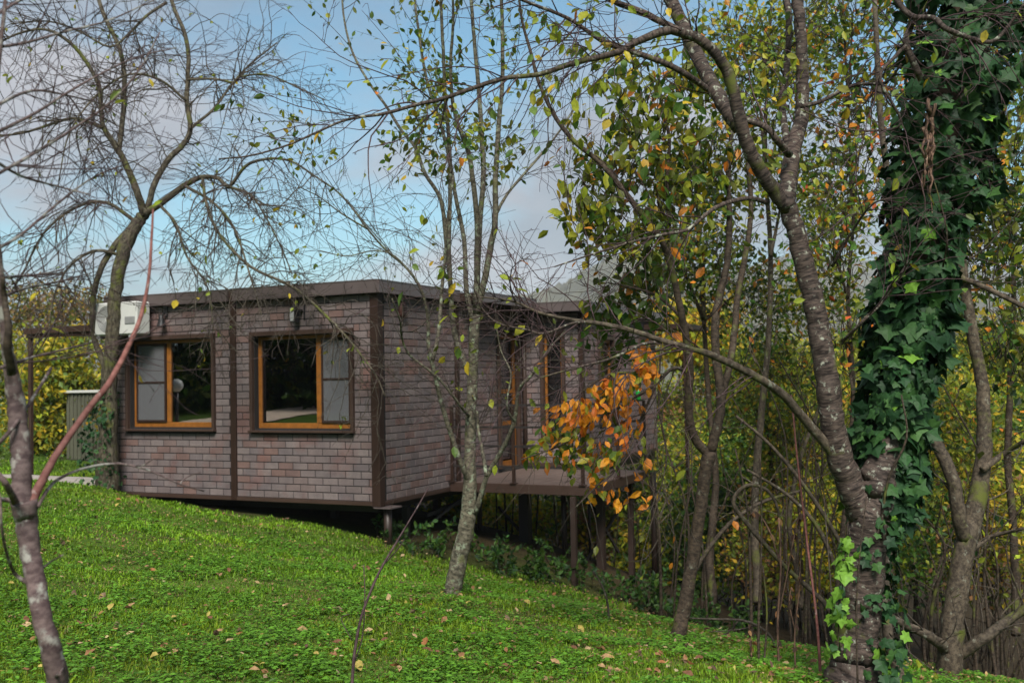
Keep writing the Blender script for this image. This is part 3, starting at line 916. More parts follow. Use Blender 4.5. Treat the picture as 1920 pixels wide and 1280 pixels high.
# ------------------------------------------------------------------ trees
class Tree:
    def __init__(s, name, label, cat, base, bark, twig, group=None):
        s.root = thing(name, label, cat, base, 0.0, group)
        s.base = np.asarray(base, float)
        s.bark, s.twigm = bark, twig
        s.tw, s.lf = MB(), MB()
        s.tips = []           # (pos, dir) where leaves may grow
        s.limbs = []
        s.ntr = 0
    def limb(s, pts, w, Y0, Y1=None, part='branch', wob=.06, per=4, sides=10, lump=.03, mat=None, into=None):
        """pts: pixel polyline; w: pixel widths at start and end (or one per point); depth runs Y0 -> Y1"""
        Y1 = Y0 if Y1 is None else Y1
        n = len(pts)
        Ys = np.linspace(Y0, Y1, n)
        ph = rng.uniform(0, 6)
        Ys = Ys + wob * np.sin(np.linspace(0, 2.2 * math.pi, n) + ph) - wob * math.sin(ph)
        p3 = np.array([P(x, y, Y) for (x, y), Y in zip(pts, Ys)])
        ws = np.interp(np.linspace(0, 1, n), np.linspace(0, 1, len(w)), w)
        r = ws * .43 * Ys / F
        a = smooth_pts(np.hstack([p3, r[:, None]]), per)
        jit = rng.normal(0, 1, (len(a), 3)) * a[:, 3:4] * .06
        jit[0] = 0; jit[-1] = 0
        a[:, :3] += jit
        return s.wood(a[:, :3], np.maximum(a[:, 3], .0012), part, sides, lump, mat)
    def wood(s, p, r, part='branch', sides=10, lump=.03, mat=None):
        mb = MB(); mb.tube(p, r, sides, lump * .5, None, rng.uniform(0, 50))
        o = mb.build(part, mat or s.bark, s.root, True, s.base)
        s.limbs.append((p, r))
        return p, r
    def grow(s, p, d, L, r, lev, st):
        d = nrm(d)
        n = max(4, int(L / st.get('seg', .11)) + 2)
        step = L / n
        pts = [np.array(p)]
        for k in range(n):
            d = nrm(d + rng.normal(0, st['wig'], 3) + np.array([0, 0, st['grav']]) * (.5 + k / n))
            pts.append(pts[-1] + d * step)
        pts = np.array(pts)
        if np.min(np.linalg.norm(pts - CAM, axis=1)) < 1.3: return
        rad = np.linspace(r, max(st.get('minr', .0012) * .75, r * .3), n + 1)
        s.tw.tube(pts, rad, 4 if r > .006 else 3, 0, None, rng.uniform(0, 50))
        if lev > 0:
            m = rng.poisson(st['kids'] * L)
            for _ in range(m):
                t = rng.uniform(.15, .98); i = min(n - 1, int(t * n))
                dd = nrm(pts[i + 1] - pts[i])
                ax = nrm(np.cross(dd, rand_dirs(1)[0]))
                a = math.radians(rng.uniform(*st.get('ang', (28, 62))))
                nd = dd * math.cos(a) + np.cross(ax, dd) * math.sin(a)
                s.grow(pts[i] + (pts[i + 1] - pts[i]) * rng.uniform(0, 1), nd, L * rng.uniform(.22, .55) * (1.1 - .5 * t), max(st.get('minr', .0011), rad[i] * .66), lev - 1, st)
        for i in range(n // 3, n + 1):
            s.tips.append((pts[i], d))
    def sprout(s, limb, n, st, t0=.1, t1=1.0, updir=0.0):
        p, r = limb
        for _ in range(n):
            t = rng.uniform(t0, t1) * (len(p) - 1.001); i = int(t); f = t - i
            q = p[i] * (1 - f) + p[i + 1] * f
            dd = nrm(p[i + 1] - p[i])
            ax = nrm(np.cross(dd, rand_dirs(1)[0]))
            a = math.radians(rng.uniform(*st.get('ang', (28, 62))))
            nd = dd * math.cos(a) + np.cross(ax, dd) * math.sin(a) + np.array([0, 0, updir])
            nd = nd + np.array(st.get('bias', (0, 0, 0)))
            s.grow(q, nd, rng.uniform(*st['L']), min(r[i] * .6, rng.uniform(*st['r'])), st['lev'], st)
    def leaf_tips(s, frac, size, pal, per=1, droop=.6, tpl='oval', where=None):
        """leaves along the twigs"""
        T = s.tips
        if where: T = [t for t in T if where(t[0])]
        m = int(len(T) * frac)
        if m == 0: return
        k = rng.choice(len(T), m, replace=len(T) < m)
        pos = np.array([T[i][0] for i in k]); dr = np.array([T[i][1] for i in k])
        pos = np.repeat(pos, per, 0); dr = np.repeat(dr, per, 0)
        n = len(pos)
        d = nrm(dr * .6 + rand_dirs(n) * .8 + np.array([0, 0, -droop]))
        add_leaves(s.lf, pos, d, rand_dirs(n) * .8 + np.array([0, -.3, .7]), rng.uniform(*size, n), pick(pal, n), tpl)
    def clouds(s, blobs, dens, size, pal, per=7, tpl='simple', rad=.2, droop=.5, twig=True):
        """blobs: (px, py, rx, ry, Y, dY); clusters of leaves on short twigs through the volume"""
        for (px, py, rx, ry, Y, dY) in blobs:
            c = P(px, py, Y); R = np.array([rx * Y / F, dY, ry * Y / F])
            vol = 4.2 * R[0] * R[1] * R[2]
            m = max(3, int(dens * vol ** .8))
            u = rand_dirs(m) * (rng.uniform(0, 1, (m, 1)) ** .42)
            cc = c + u * R
            if twig:
                for q in cc[:: max(1, m // 60)]:
                    e = q + rand_dirs(1)[0] * rad * 1.2
                    st_ = q + (c - q) * .35 + np.array([0, 0, -.15])
                    s.tw.tube(smooth_pts([st_, (st_ + q) / 2 + rand_dirs(1)[0] * .05, q, e], 2), np.linspace(.006, .002, 7), 3)
            pos = np.repeat(cc, per, 0) + rng.normal(0, rad * .6, (m * per, 3))
            n = len(pos)
            base = np.repeat(pick(pal, m), per, 0)
            own = pick(pal, n)
            tint = np.where(rng.random((n, 1)) < .55, base, own)
            d = nrm(rand_dirs(n) + np.array([0, 0, -droop]))
            add_leaves(s.lf, pos, d, rand_dirs(n) * .8 + np.array([0, -.25, .75]), rng.uniform(*size, n), tint, tpl)
    def done(s, leafmat=None, crown='crown'):
        if s.tw.n: s.tw.build("twigs", s.twigm, s.root, True, s.base, kind="stuff")
        if s.lf.n: s.lf.build(crown, leafmat or MT['leaf'], s.root, False, s.base, kind="stuff")
        return s

def foot(px, py, Y):
    p = P(px, py, Y); p[2] = gz1(p[0], p[1]); return p
def trunk_into_ground(pts3, r, base):
    """flare the butt and sink it"""
    b = np.array([base[0], base[1], base[2] - .18])
    return np.vstack([b, pts3]), np.concatenate([[r[0] * 1.25], r])

FINE = dict(L=(.35, .9), r=(.0025, .005), wig=.16, grav=.0, kids=5, lev=1)

# --- old drooping tree beside the cabin
T = Tree("old_drooping_tree", "old bare tree with arching drooping branches and a mossy trunk by the cabin end", "tree", foot(199, 918, 14.75), MT['old'], MT['twig'])
Yb = 14.75
T.limb([(199, 935), (202, 870), (205, 800), (205, 730), (206, 690), (211, 640), (214, 600), (215, 560), (225, 500), (240, 450), (262, 412), (276, 392)], [58, 46, 36, 34, 33, 31, 29, 28, 29, 30, 26, 22], Yb, Yb - .2, 'trunk', .05, 5, 16, .05)
T.limb([(206, 705), (190, 672), (176, 630), (173, 590), (178, 540), (195, 492), (222, 452), (246, 430)], [15, 12, 13, 16], Yb, Yb - .05, 'branch', .1, 4, 10)
dst = dict(L=(.5, 1.5), r=(.006, .011), wig=.20, grav=-.08, kids=3.2, lev=2, ang=(30, 80), minr=.0032)
A = [T.limb([(270, 402), (255, 355), (232, 300), (215, 272), (195, 240), (190, 215), (185, 160), (150, 100), (112, 66), (75, 55), (30, 65), (-15, 88)], [17, 14, 11, 9, 6, 4], Yb - .2, Yb - 1.0),
     T.limb([(222, 288), (228, 240), (233, 180), (232, 130), (222, 85), (200, 40), (185, 0), (180, -30)], [12, 10, 8], Yb - .3, Yb + .3),
     T.limb([(274, 397), (290, 345), (315, 300), (345, 270), (357, 240), (350, 190), (352, 150), (353, 100), (345, 60), (328, 20), (315, -20)], [14, 12, 10, 8], Yb - .2, Yb + .2),
     T.limb([(268, 404), (310, 375), (350, 345), (380, 332), (410, 335), (430, 350), (460, 312), (500, 298), (545, 302), (590, 330), (640, 366), (690, 425), (730, 470)], [16, 13, 9, 7, 5, 3.5, 2], Yb - .2, Yb - 1.6),
     T.limb([(430, 350), (470, 366), (500, 410), (530, 470), (548, 515)], [6, 4, 2.5], Yb - .9, Yb - 1.3),
     T.limb([(352, 150), (400, 148), (440, 155), (450, 145), (500, 140), (560, 165), (610, 188)], [6, 4.5, 2.5], Yb, Yb - .8),
     T.limb([(192, 240), (140, 222), (100, 232), (40, 250), (-20, 256)], [8, 6, 4], Yb - .6, Yb - .2),
     T.limb([(380, 335), (388, 385), (412, 440), (470, 500), (552, 540), (620, 600), (660, 644), (703, 701), (722, 742)], [7, 6.5, 6.5, 6, 4.5, 2.5], Yb - .8, Yb - 2.2),
     T.limb([(312, 5), (275, 30), (240, 65), (205, 88), (150, 60), (90, 40), (20, 45)], [7, 5, 3], Yb + .2, Yb - .8),
     T.limb([(356, 242), (400, 205), (435, 158), (470, 120), (520, 80)], [7, 5, 3], Yb, Yb + .6),
     T.limb([(300, 385), (330, 420), (350, 480), (390, 540), (400, 620)], [7, 5, 2.5], Yb - .3, Yb - 1.5),
     T.limb([(230, 480), (180, 470), (130, 500), (100, 560), (90, 640)], [8, 5, 2.5], Yb - .1, Yb - .9),
     T.limb([(260, 420), (200, 380), (140, 390), (80, 440), (40, 520)], [9, 6, 3], Yb - .2, Yb - .6),
     T.limb([(345, 348), (400, 380), (440, 430), (470, 520), (490, 590)], [7, 5, 2.5], Yb - .5, Yb - 1.7),
     T.limb([(350, 190), (300, 150), (240, 140), (180, 180), (130, 250), (110, 340)], [6, 4.5, 2.5], Yb, Yb - 1.0)]
for i, a in enumerate(A):
    L_ = np.linalg.norm(np.diff(a[0], axis=0), axis=1).sum()
    T.sprout(a, int(8 + L_ * 9), dst, .12, 1.0)
T.leaf_tips(.010, (.05, .085), [(YG, 3), (PALEG, 2), (YEL, 1)], 2)
T.done()

# ivy over its mossy foot
def ivy_leaf_meshes():
    out = []
    for c in ((.017, .050, .018), (.022, .062, .020), (.013, .038, .016), (.030, .078, .022), (.045, .105, .028), (.12, .24, .030)):
        m = MB(); m.add(IVY_V, None, IVY_T, c)
        me = m.mesh("ivy_leaf"); me.materials.append(MT['ivy']); out.append(me)
    return out
IVM = ivy_leaf_meshes()
def ivy_plant(label, base, centers, halfw, nleaf, size, nobj, bright=0.0, vines=(), spread=1.0, group=None):
    """leaves hugging a stem: centers (k,3), halfw (k,) in metres"""
    rt = thing("ivy", label, "ivy", base, 0.0, group)
    c = smooth_pts(np.hstack([centers, np.asarray(halfw)[:, None]]), 5)
    t = rng.uniform(0, len(c) - 1.001, nleaf); i = t.astype(int); f = (t - i)[:, None]
    q = c[i] * (1 - f) + c[i + 1] * f
    ph = rng.uniform(0, 2 * math.pi, nleaf)
    tl = nrm(c[i + 1][:, :3] - c[i][:, :3])
    s1 = nrm(np.cross(tl, np.tile([0.0, 1, 0], (nleaf, 1)))); s2 = np.cross(s1, tl)
    lump = 1 + .18 * np.sin(q[:, 2] * 7 + ph * 2) + .12 * np.sin(q[:, 2] * 17 + ph * 3)
    rr = q[:, 3] * lump * rng.uniform(.78, 1.06, nleaf)
    out = np.cos(ph)[:, None] * s1 + np.sin(ph)[:, None] * s2
    pos = q[:, :3] + out * rr[:, None]
    nor = nrm(out * 1.0 + np.array([0, 0, .45]) + rng.normal(0, .48, (nleaf, 3)))
    dr = nrm(np.array([0, 0, -1.0]) + rng.normal(0, .6, (nleaf, 3)) + out * .25)
    sz = rng.uniform(*size, nleaf) * rng.choice([.55, .8, 1, 1.3], nleaf)
    view = (nor * nrm(CAM - pos)).sum(-1)
    order = np.argsort(-(np.where(view > .15, 1.0, .01) * sz * rr / q[:, 3]))
    for vn in vines:
        vm = MB(); vm.tube(smooth_pts(vn[0], 4), np.linspace(vn[1], vn[1] * .5, (len(vn[0]) - 1) * 4 + 1), 6, .08); vm.build("vine_stem", MT['dark'], rt, True, base)
    for k in order[:nobj]:
        x = nrm(dr[k]); z = nrm(nor[k] - x * np.dot(nor[k], x)); y = np.cross(z, x)
        o = bpy.data.objects.new("leaf", IVM[5] if random.random() < bright else IVM[random.choice((0, 0, 1, 1, 2, 3, 4))])
        mm = Matrix.Identity(4)
        for a_ in range(3):
            mm[a_][0], mm[a_][1], mm[a_][2], mm[a_][3] = x[a_] * sz[k], y[a_] * sz[k], z[a_] * sz[k], pos[k][a_] - base[a_]
        o.matrix_local = mm
        link(o, rt)
    rest_ = order[nobj:]
    if len(rest_):
        mb = MB()
        pal = [((.017, .050, .018), 3), ((.022, .062, .020), 3), ((.012, .034, .014), 3), ((.035, .085, .024), 1.5), ((.14, .26, .03), 3 * bright)]
        add_leaves(mb, pos[rest_], dr[rest_], nor[rest_], sz[rest_], pick(pal, len(rest_)), 'ivy')
        mb.build("leaves", MT['ivy'], rt, False, base, kind="stuff")
    return rt
b0 = foot(180, 915, 14.55)
ivy_plant("low clump of dark ivy round the mossy foot of the old drooping tree", b0,
          np.array([b0 + (0.05, 0, 0), P(180, 870, 14.55), P(178, 820, 14.6), P(196, 780, 14.68), P(208, 730, 14.7)]), [.26, .24, .20, .15, .12], 420, (.045, .07), 150)

# --- plum sapling close to the camera at the left
T = Tree("plum_sapling", "young plum tree with peeling purple grey bark and a long red brown shoot", "tree", foot(118, 1330, 3.2), MT['birch'], MT['purple'])
Yp = 3.2
tp = T.limb([(122, 1480), (110, 1290), (98, 1230), (85, 1180), (68, 1100), (58, 1040), (50, 980), (45, 940)], [50, 46, 44, 42, 41, 42, 46, 54], Yp, Yp, 'trunk', .03, 5, 18, .035)
T.limb([(42, 950), (40, 900), (38, 840), (33, 780), (28, 735), (20, 690), (12, 640), (6, 570), (0, 500), (-8, 430), (-12, 300), (-5, 150), (10, 0)], [46, 42, 42, 40, 36, 30, 24, 20, 15, 14, 12, 10, 8], Yp, Yp - .1, 'trunk', .05, 5, 16, .03)
T.limb([(52, 962), (70, 918), (92, 875), (122, 828), (165, 768), (212, 706), (245, 640), (265, 590), (279, 520), (284, 450), (287, 392)], [24, 20, 17, 15, 14, 13, 11, 9, 7, 6, 4], Yp, Yp + .35, 'shoot', .03, 5, 12, .02, MT['shoot'])
Q = [T.limb([(70, 950), (100, 905), (150, 880), (210, 869), (260, 875), (300, 890), (340, 908), (382, 920)], [9, 6, 5, 4.5, 3], Yp, Yp + .4),
     T.limb([(250, 874), (268, 872), (287, 860)], [4, 2.5], Yp + .25, Yp + .3),
     T.limb([(338, 906), (352, 893), (376, 885)], [3.5, 2.2], Yp + .36, Yp + .4),
     T.limb([(30, 945), (10, 905), (-20, 870)], [18, 13, 11], Yp, Yp - .15),
     T.limb([(35, 938), (5, 936), (-25, 930)], [11, 9], Yp, Yp - .1),
     T.limb([(52, 1092), (28, 1075), (12, 1035), (3, 985), (0, 940), (-8, 900)], [10, 7, 6, 6], Yp, Yp - .2),
     T.limb([(-10, 840), (25, 800), (58, 752), (96, 690)], [10, 8, 7], Yp, Yp + .3),
     T.limb([(22, 700), (14, 650), (16, 610), (8, 560), (5, 520)], [20, 18, 14, 10], Yp - .05, Yp - .1, 'branch', .03, 4, 10, .03, MT['dark']),
     T.limb([(100, 1268), (112, 1262), (118, 1250)], [8, 5], Yp, Yp - .05), T.limb([(83, 1062), (96, 1052), (118, 1040)], [5, 3], Yp, Yp + .05)]
pst = dict(L=(.25, .75), r=(.002, .0045), wig=.13, grav=.01, kids=6.5, lev=2, ang=(25, 60))
for px_ in ([(-12, 330), (60, 290), (140, 240), (210, 190), (262, 130), (300, 60)], [(-12, 90), (50, 80), (120, 60), (200, 40), (290, 0)], [(-12, 300), (40, 330), (110, 350), (170, 365)],
            [(-12, 470), (40, 440), (110, 380), (180, 330), (260, 300)], [(-8, 560), (50, 540), (110, 528), (170, 512)], [(-10, 200), (60, 170), (130, 180), (210, 200)], [(-10, 30), (60, -10), (140, -30)],
            [(5, 520), (70, 515), (120, 505)], [(-10, 250), (70, 210), (150, 160), (250, 110), (330, 90)], [(0, 690), (60, 670), (120, 655), (180, 640)]):
    l_ = T.limb(px_, [8, 5, 2.5], Yp - .05, Yp + rng.uniform(.1, .6))
    Q.append(l_)
    T.sprout(l_, 9, pst, .1, 1.0)
T.leaf_tips(.006, (.03, .05), [(YEL, 1), (YG, 2)], 1)
T.done()

# --- slender multi-stemmed tree in front of the porch
T = Tree("multi_stemmed_tree", "slender grey tree forking into many upright stems in front of the cabin porch", "tree", foot(850, 1110, 9.5), MT['pale'], MT['twig'])
Yc = 9.5
T.limb([(846, 1135), (850, 1100), (860, 1050), (873, 1000), (880, 940), (881, 860), (883, 780), (886, 720), (889, 640), (892, 590)], [42, 38, 37, 36, 33, 26, 24, 23, 23, 22], Yc, Yc, 'trunk', .02, 5, 16, .04)
S = [T.limb([(884, 712), (868, 672), (856, 640), (848, 600), (845, 540), (839, 480), (827, 378), (797, 326), (779, 277), (752, 244), (726, 202), (696, 161), (662, 101), (646, 40), (640, -20)], [13, 12, 10, 8, 6.5, 5, 4], Yc, Yc + .5),
     T.limb([(846, 545), (842, 461), (844, 337), (842, 262), (835, 187), (831, 94), (827, 10), (825, -30)], [9, 9, 7.5, 6], Yc, Yc - .5),
     T.limb([(889, 610), (875, 545), (870, 450), (854, 367), (843, 300), (825, 230), (800, 150), (785, 60), (775, -20)], [12, 9, 7, 5], Yc, Yc + .9),
     T.limb([(892, 590), (895, 450), (891, 375), (880, 292), (869, 262), (850, 200), (845, 120), (850, 40), (848, -20)], [13, 11, 8, 5], Yc, Yc - .9),
     T.limb([(893, 560), (899, 431), (906, 337), (904, 262), (899, 187), (891, 94), (884, 10), (880, -30)], [13, 11, 9, 6], Yc, Yc + .3),
     T.limb([(893, 590), (906, 535), (919, 469), (929, 412), (929, 337), (936, 225), (942, 150), (942, 56), (939, -20)], [15, 14, 12, 9, 7], Yc, Yc - .2),
     T.limb([(929, 405), (951, 364), (996, 311), (1037, 262), (1070, 215), (1090, 170)], [7, 5.5, 3], Yc - .1, Yc + .6),
     T.limb([(878, 900), (866, 872), (843, 806), (829, 759), (815, 701), (804, 651), (802, 590), (789, 543), (764, 504), (725, 470), (690, 430), (660, 390)], [12, 10, 9, 7, 5, 3], Yc, Yc - .9),
     T.limb([(811, 676), (822, 626), (829, 536), (834, 490), (838, 420), (850, 330)], [9, 8, 6, 4], Yc - .5, Yc - .7),
     T.limb([(880, 780), (872, 772), (854, 748), (818, 705), (768, 665), (753, 629), (750, 601), (735, 560)], [7, 6, 5, 4, 3], Yc, Yc - .9),
     T.limb([(890, 960), (896, 948), (912, 895), (941, 843), (964, 792), (973, 731), (997, 703), (1025, 660), (1060, 620)], [13, 11, 10, 8, 6, 4], Yc, Yc - .7),
     T.limb([(912, 892), (905, 848), (897, 805), (895, 770)], [8, 7, 5], Yc - .3, Yc - .1),
     T.limb([(964, 790), (950, 760), (958, 700), (940, 660), (930, 610)], [5, 4, 2.5], Yc - .5, Yc - .6),
     T.limb([(690, 430), (640, 400), (600, 370), (560, 350)], [4, 3, 2], Yc - .9, Yc - 1.3), T.limb([(776, 520), (740, 480), (700, 470), (650, 480), (600, 470)], [4, 3, 2], Yc - .8, Yc - 1.2)]
ust = dict(L=(.35, 1.15), r=(.0025, .005), wig=.10, grav=.03, kids=4, lev=1, ang=(28, 66), minr=.002)
for k, a in enumerate(S):
    T.sprout(a, 15 if k in (7, 8, 9, 10) else 13, ust, .2, 1.0)
T.leaf_tips(1.0, (.05, .09), [(OLIVE, 4), (GREEN, 3), (YG, 2), (YEL, .6), (ORG, .15)], 1, .5, 'oval', lambda p: p[2] > 3.45 and p[0] < .12)
T.leaf_tips(.03, (.05, .08), [(OLIVE, 3), (YG, 2), (YEL, 1)], 1)
T.done()

# --- big cherry with the ivy stem
T = Tree("cherry_tree", "large lichen spotted cherry tree with horizontal bark bands, forking beside the ivy column", "tree", foot(1600, 1290, 6.1), MT['cherry'], MT['purple'])
Yi = 6.1
T.limb([(1592, 1400), (1594, 1290), (1604, 1230), (1612, 1150), (1618, 1080), (1626, 1000), (1636, 940), (1648, 890), (1664, 830), (1672, 770)], [124, 108, 98, 90, 86, 84, 82, 74, 50, 26], Yi, Yi, 'trunk', .02, 6, 26, .03)
T.limb([(1618, 965), (1592, 905), (1574, 850), (1561, 790), (1552, 720), (1540, 640), (1524, 560), (1502, 475), (1482, 402), (1472, 376)], [66, 60, 55, 52, 50, 47, 45, 42, 39, 40], Yi, Yi - .1, 'trunk', .03, 6, 22, .03)
K = [T.limb([(1478, 392), (1440, 342), (1410, 290), (1387, 222), (1370, 152), (1346, 106), (1314, 76), (1280, 62), (1250, 58), (1200, 76), (1160, 98), (1100, 112), (1050, 127), (1010, 140), (940, 148), (880, 168), (830, 185), (780, 197), (720, 213), (680, 219), (640, 228), (590, 250), (540, 272), (470, 292), (410, 298)],
            [34, 32, 30, 28, 25, 23, 22, 20, 16, 14, 12, 11, 10, 10, 9, 8, 7, 6, 5, 4.5, 4, 3], Yi - .1, Yi - .9, 'branch', .12, 4, 12),
     T.limb([(1388, 240), (1365, 210), (1336, 161), (1302, 94), (1280, 49), (1258, 0), (1240, -40)], [34, 33, 31, 29, 27], Yi - .15, Yi + .3, 'branch', .05, 5, 16),
     T.limb([(1340, 176), (1302, 150), (1280, 136), (1240, 116), (1184, 97), (1139, 82), (1109, 64), (1064, 34), (996, 7), (930, -20)], [15, 14, 13, 11, 8, 6], Yi, Yi - .4),
     T.limb([(1300, 70), (1255, 49), (1202, 22), (1165, 9), (1135, -5), (1090, -20)], [16, 14, 11], Yi - .2, Yi - .6),
     T.limb([(1474, 388), (1479, 330), (1489, 270), (1503, 225), (1505, 169), (1503, 94), (1497, 10), (1494, -40)], [40, 36, 31, 27, 25, 24], Yi - .1, Yi + .2, 'branch', .05, 5, 18),
     T.limb([(1484, 300), (1472, 244), (1466, 187), (1475, 131), (1479, 37), (1470, -30)], [18, 15, 14, 13], Yi, Yi + .5),
     T.limb([(1480, 290), (1456, 262), (1437, 240), (1398, 224)], [18, 14, 14], Yi - .1, Yi - .2),
     T.limb([(1588, 880), (1548, 832), (1512, 790), (1470, 742), (1430, 714), (1380, 686), (1330, 664), (1290, 651), (1250, 641), (1200, 624), (1150, 611), (1100, 603), (1065, 598), (1009, 585), (966, 566), (930, 560), (885, 556)], [24, 21, 19, 17, 15, 13, 11, 9, 7, 5, 3], Yi - .05, Yi - .7, 'branch', .1, 4, 12, .03, MT['grey']),
     T.limb([(1100, 604), (1073, 606), (1020, 625), (988, 618), (930, 604), (896, 568), (870, 540)], [6, 5, 4, 2.5], Yi - .6, Yi - .8),
     T.limb([(1242, 641), (1209, 644), (1180, 656), (1164, 664), (1136, 675), (1089, 687), (1040, 700), (1000, 712)], [8, 7, 5, 3], Yi - .55, Yi - .9),
     T.limb([(1440, 380), (1400, 372), (1340, 390), (1290, 430), (1240, 440), (1180, 455), (1100, 480), (1040, 500)], [11, 9, 6, 3], Yi - .1, Yi - .7),
     T.limb([(1580, 640), (1620, 600), (1660, 560), (1700, 500)], [8, 6, 4], Yi - .1, Yi - .4),
     T.limb([(1500, 200), (1540, 190), (1600, 160), (1660, 155), (1690, 120)], [10, 8, 5], Yi, Yi - .3),
     T.limb([(1674, -10), (1707, 30), (1749, 34), (1771, 52), (1805, 67), (1857, 79), (1890, 50), (1925, 0)], [12, 13, 12, 9, 5], Yi - .5, Yi - .7),
     T.limb([(1728, 150), (1700, 86), (1704, 56), (1720, 34)], [15, 13, 10], Yi - .45, Yi - .5),
     T.limb([(1700, 85), (1675, 110), (1650, 150), (1690, 230), (1640, 245), (1580, 240), (1500, 205)], [9, 7, 5, 3], Yi - .5, Yi - .4),
     T.limb([(1560, 500), (1600, 430), (1640, 380), (1700, 370)], [7, 5, 3], Yi, Yi - .4)]
cst = dict(L=(.3, .95), r=(.003, .006), minr=.0016, wig=.18, grav=-.01, kids=5, lev=2, ang=(25, 65))
for k, a in enumerate(K):
    T.sprout(a, {0: 46, 2: 22, 3: 10, 7: 34, 8: 12, 9: 12, 10: 16}.get(k, 9), cst, .25, 1.0)
T.leaf_tips(.022, (.045, .085), [(YG, 4), (YEL, 1.5), (PALEG, 2), (ORG, .3)], 1, .8, 'oval')
T.leaf_tips(.10, (.05, .09), [(YG, 4), (YEL, 1.2), (PALEG, 2)], 1, .8, 'oval', lambda p: p[2] > 3.0 and .1 < p[0] < 2.2)
T.done()

# ivy stem, as thick as a trunk
T = Tree("ivy_clad_trunk", "dark dead trunk hidden under climbing ivy, rising from the cherry's foot", "tree", foot(1640, 1290, 6.25), MT['dark'], MT['twig'])
Yv = 6.25
sp = [(1640, 1400), (1638, 1290), (1638, 1150), (1642, 1030), (1654, 930), (1664, 850), (1670, 780), (1682, 700), (1702, 600), (1718, 500), (1738, 400), (1756, 300), (1776, 200), (1796, 100), (1816, 0), (1830, -60)]
T.limb(sp, [40, 36, 34, 36, 50, 70, 80, 80, 80, 80, 78, 74, 70, 66, 62, 60], Yv + .12, Yv + .15, 'trunk', .02, 4, 18, .05)
pl = MB()
for k in range(11):
    x0 = 1742 + rng.uniform(-10, 10)
    pts = np.array([P(x0 + rng.uniform(-6, 6), y, 5.72 + rng.uniform(-.04, .04)) for y in np.linspace(185 + 9 * k, 290 + 11 * k, 7)])
    pl.tube(smooth_pts(pts, 3), np.linspace(.009, .004, 19) * rng.uniform(.6, 1.3), 5, .45)
pl.build("dead_bark_strip", MT['dead'], T.root, True, T.base)
T.done()
ib = foot(1640, 1295, 6.1)
cs = np.array([P(x, y, Yv - .02) for x, y in [(1652, 985), (1658, 915), (1668, 850), (1676, 780), (1686, 700), (1702, 620), (1716, 540), (1732, 460), (1748, 380), (1764, 300), (1786, 200), (1812, 100), (1836, 0), (1850, -50)]])
hw = np.array([58, 72, 82, 88, 84, 88, 88, 92, 98, 108, 122, 132, 140, 140]) * .76 * Yv / F
vin = [([P(1650, 1000, 6.0), P(1665, 900, 5.95), P(1700, 820, 5.9), P(1690, 740, 5.92)], .009), ([P(1768, 500, 5.9), P(1775, 430, 5.75), P(1740, 300, 5.8)], .006)]
ivy_plant("thick column of dark green ivy leaves climbing the dead trunk", ib, cs, hw, 4300, (.055, .105), 290, .03, vin)
cs2 = np.array([P(x, y, 6.12) for x, y in [(1632, 1330), (1632, 1240), (1634, 1150), (1636, 1060), (1644, 980), (1655, 900)]])
ivy_plant("thin veil of small ivy leaves on the lower cherry trunk", foot(1632, 1296, 6.1), cs2, np.array([62, 56, 50, 48, 50, 54]) * 6.1 / F, 420, (.045, .075), 220, .05,
          [([P(1608, 1290, 5.8), P(1606, 1150, 5.82), P(1612, 1040, 5.85), P(1625, 930, 5.9)], .006)])
cs3 = np.array([P(x, y, 5.84) for x, y in [(1566, 1225), (1572, 1170), (1578, 1110), (1584, 1060), (1588, 1000)]])
ivy_plant("string of bright young ivy leaves up the edge of the lower cherry trunk", P(1566, 1240, 5.84), cs3, np.array([16, 16, 14, 14, 12]) * 5.84 / F, 70, (.045, .075), 70, .85, [([P(1570, 1240, 5.86), P(1574, 1150, 5.86), P(1584, 1060, 5.87), P(1590, 980, 5.88)], .004)])

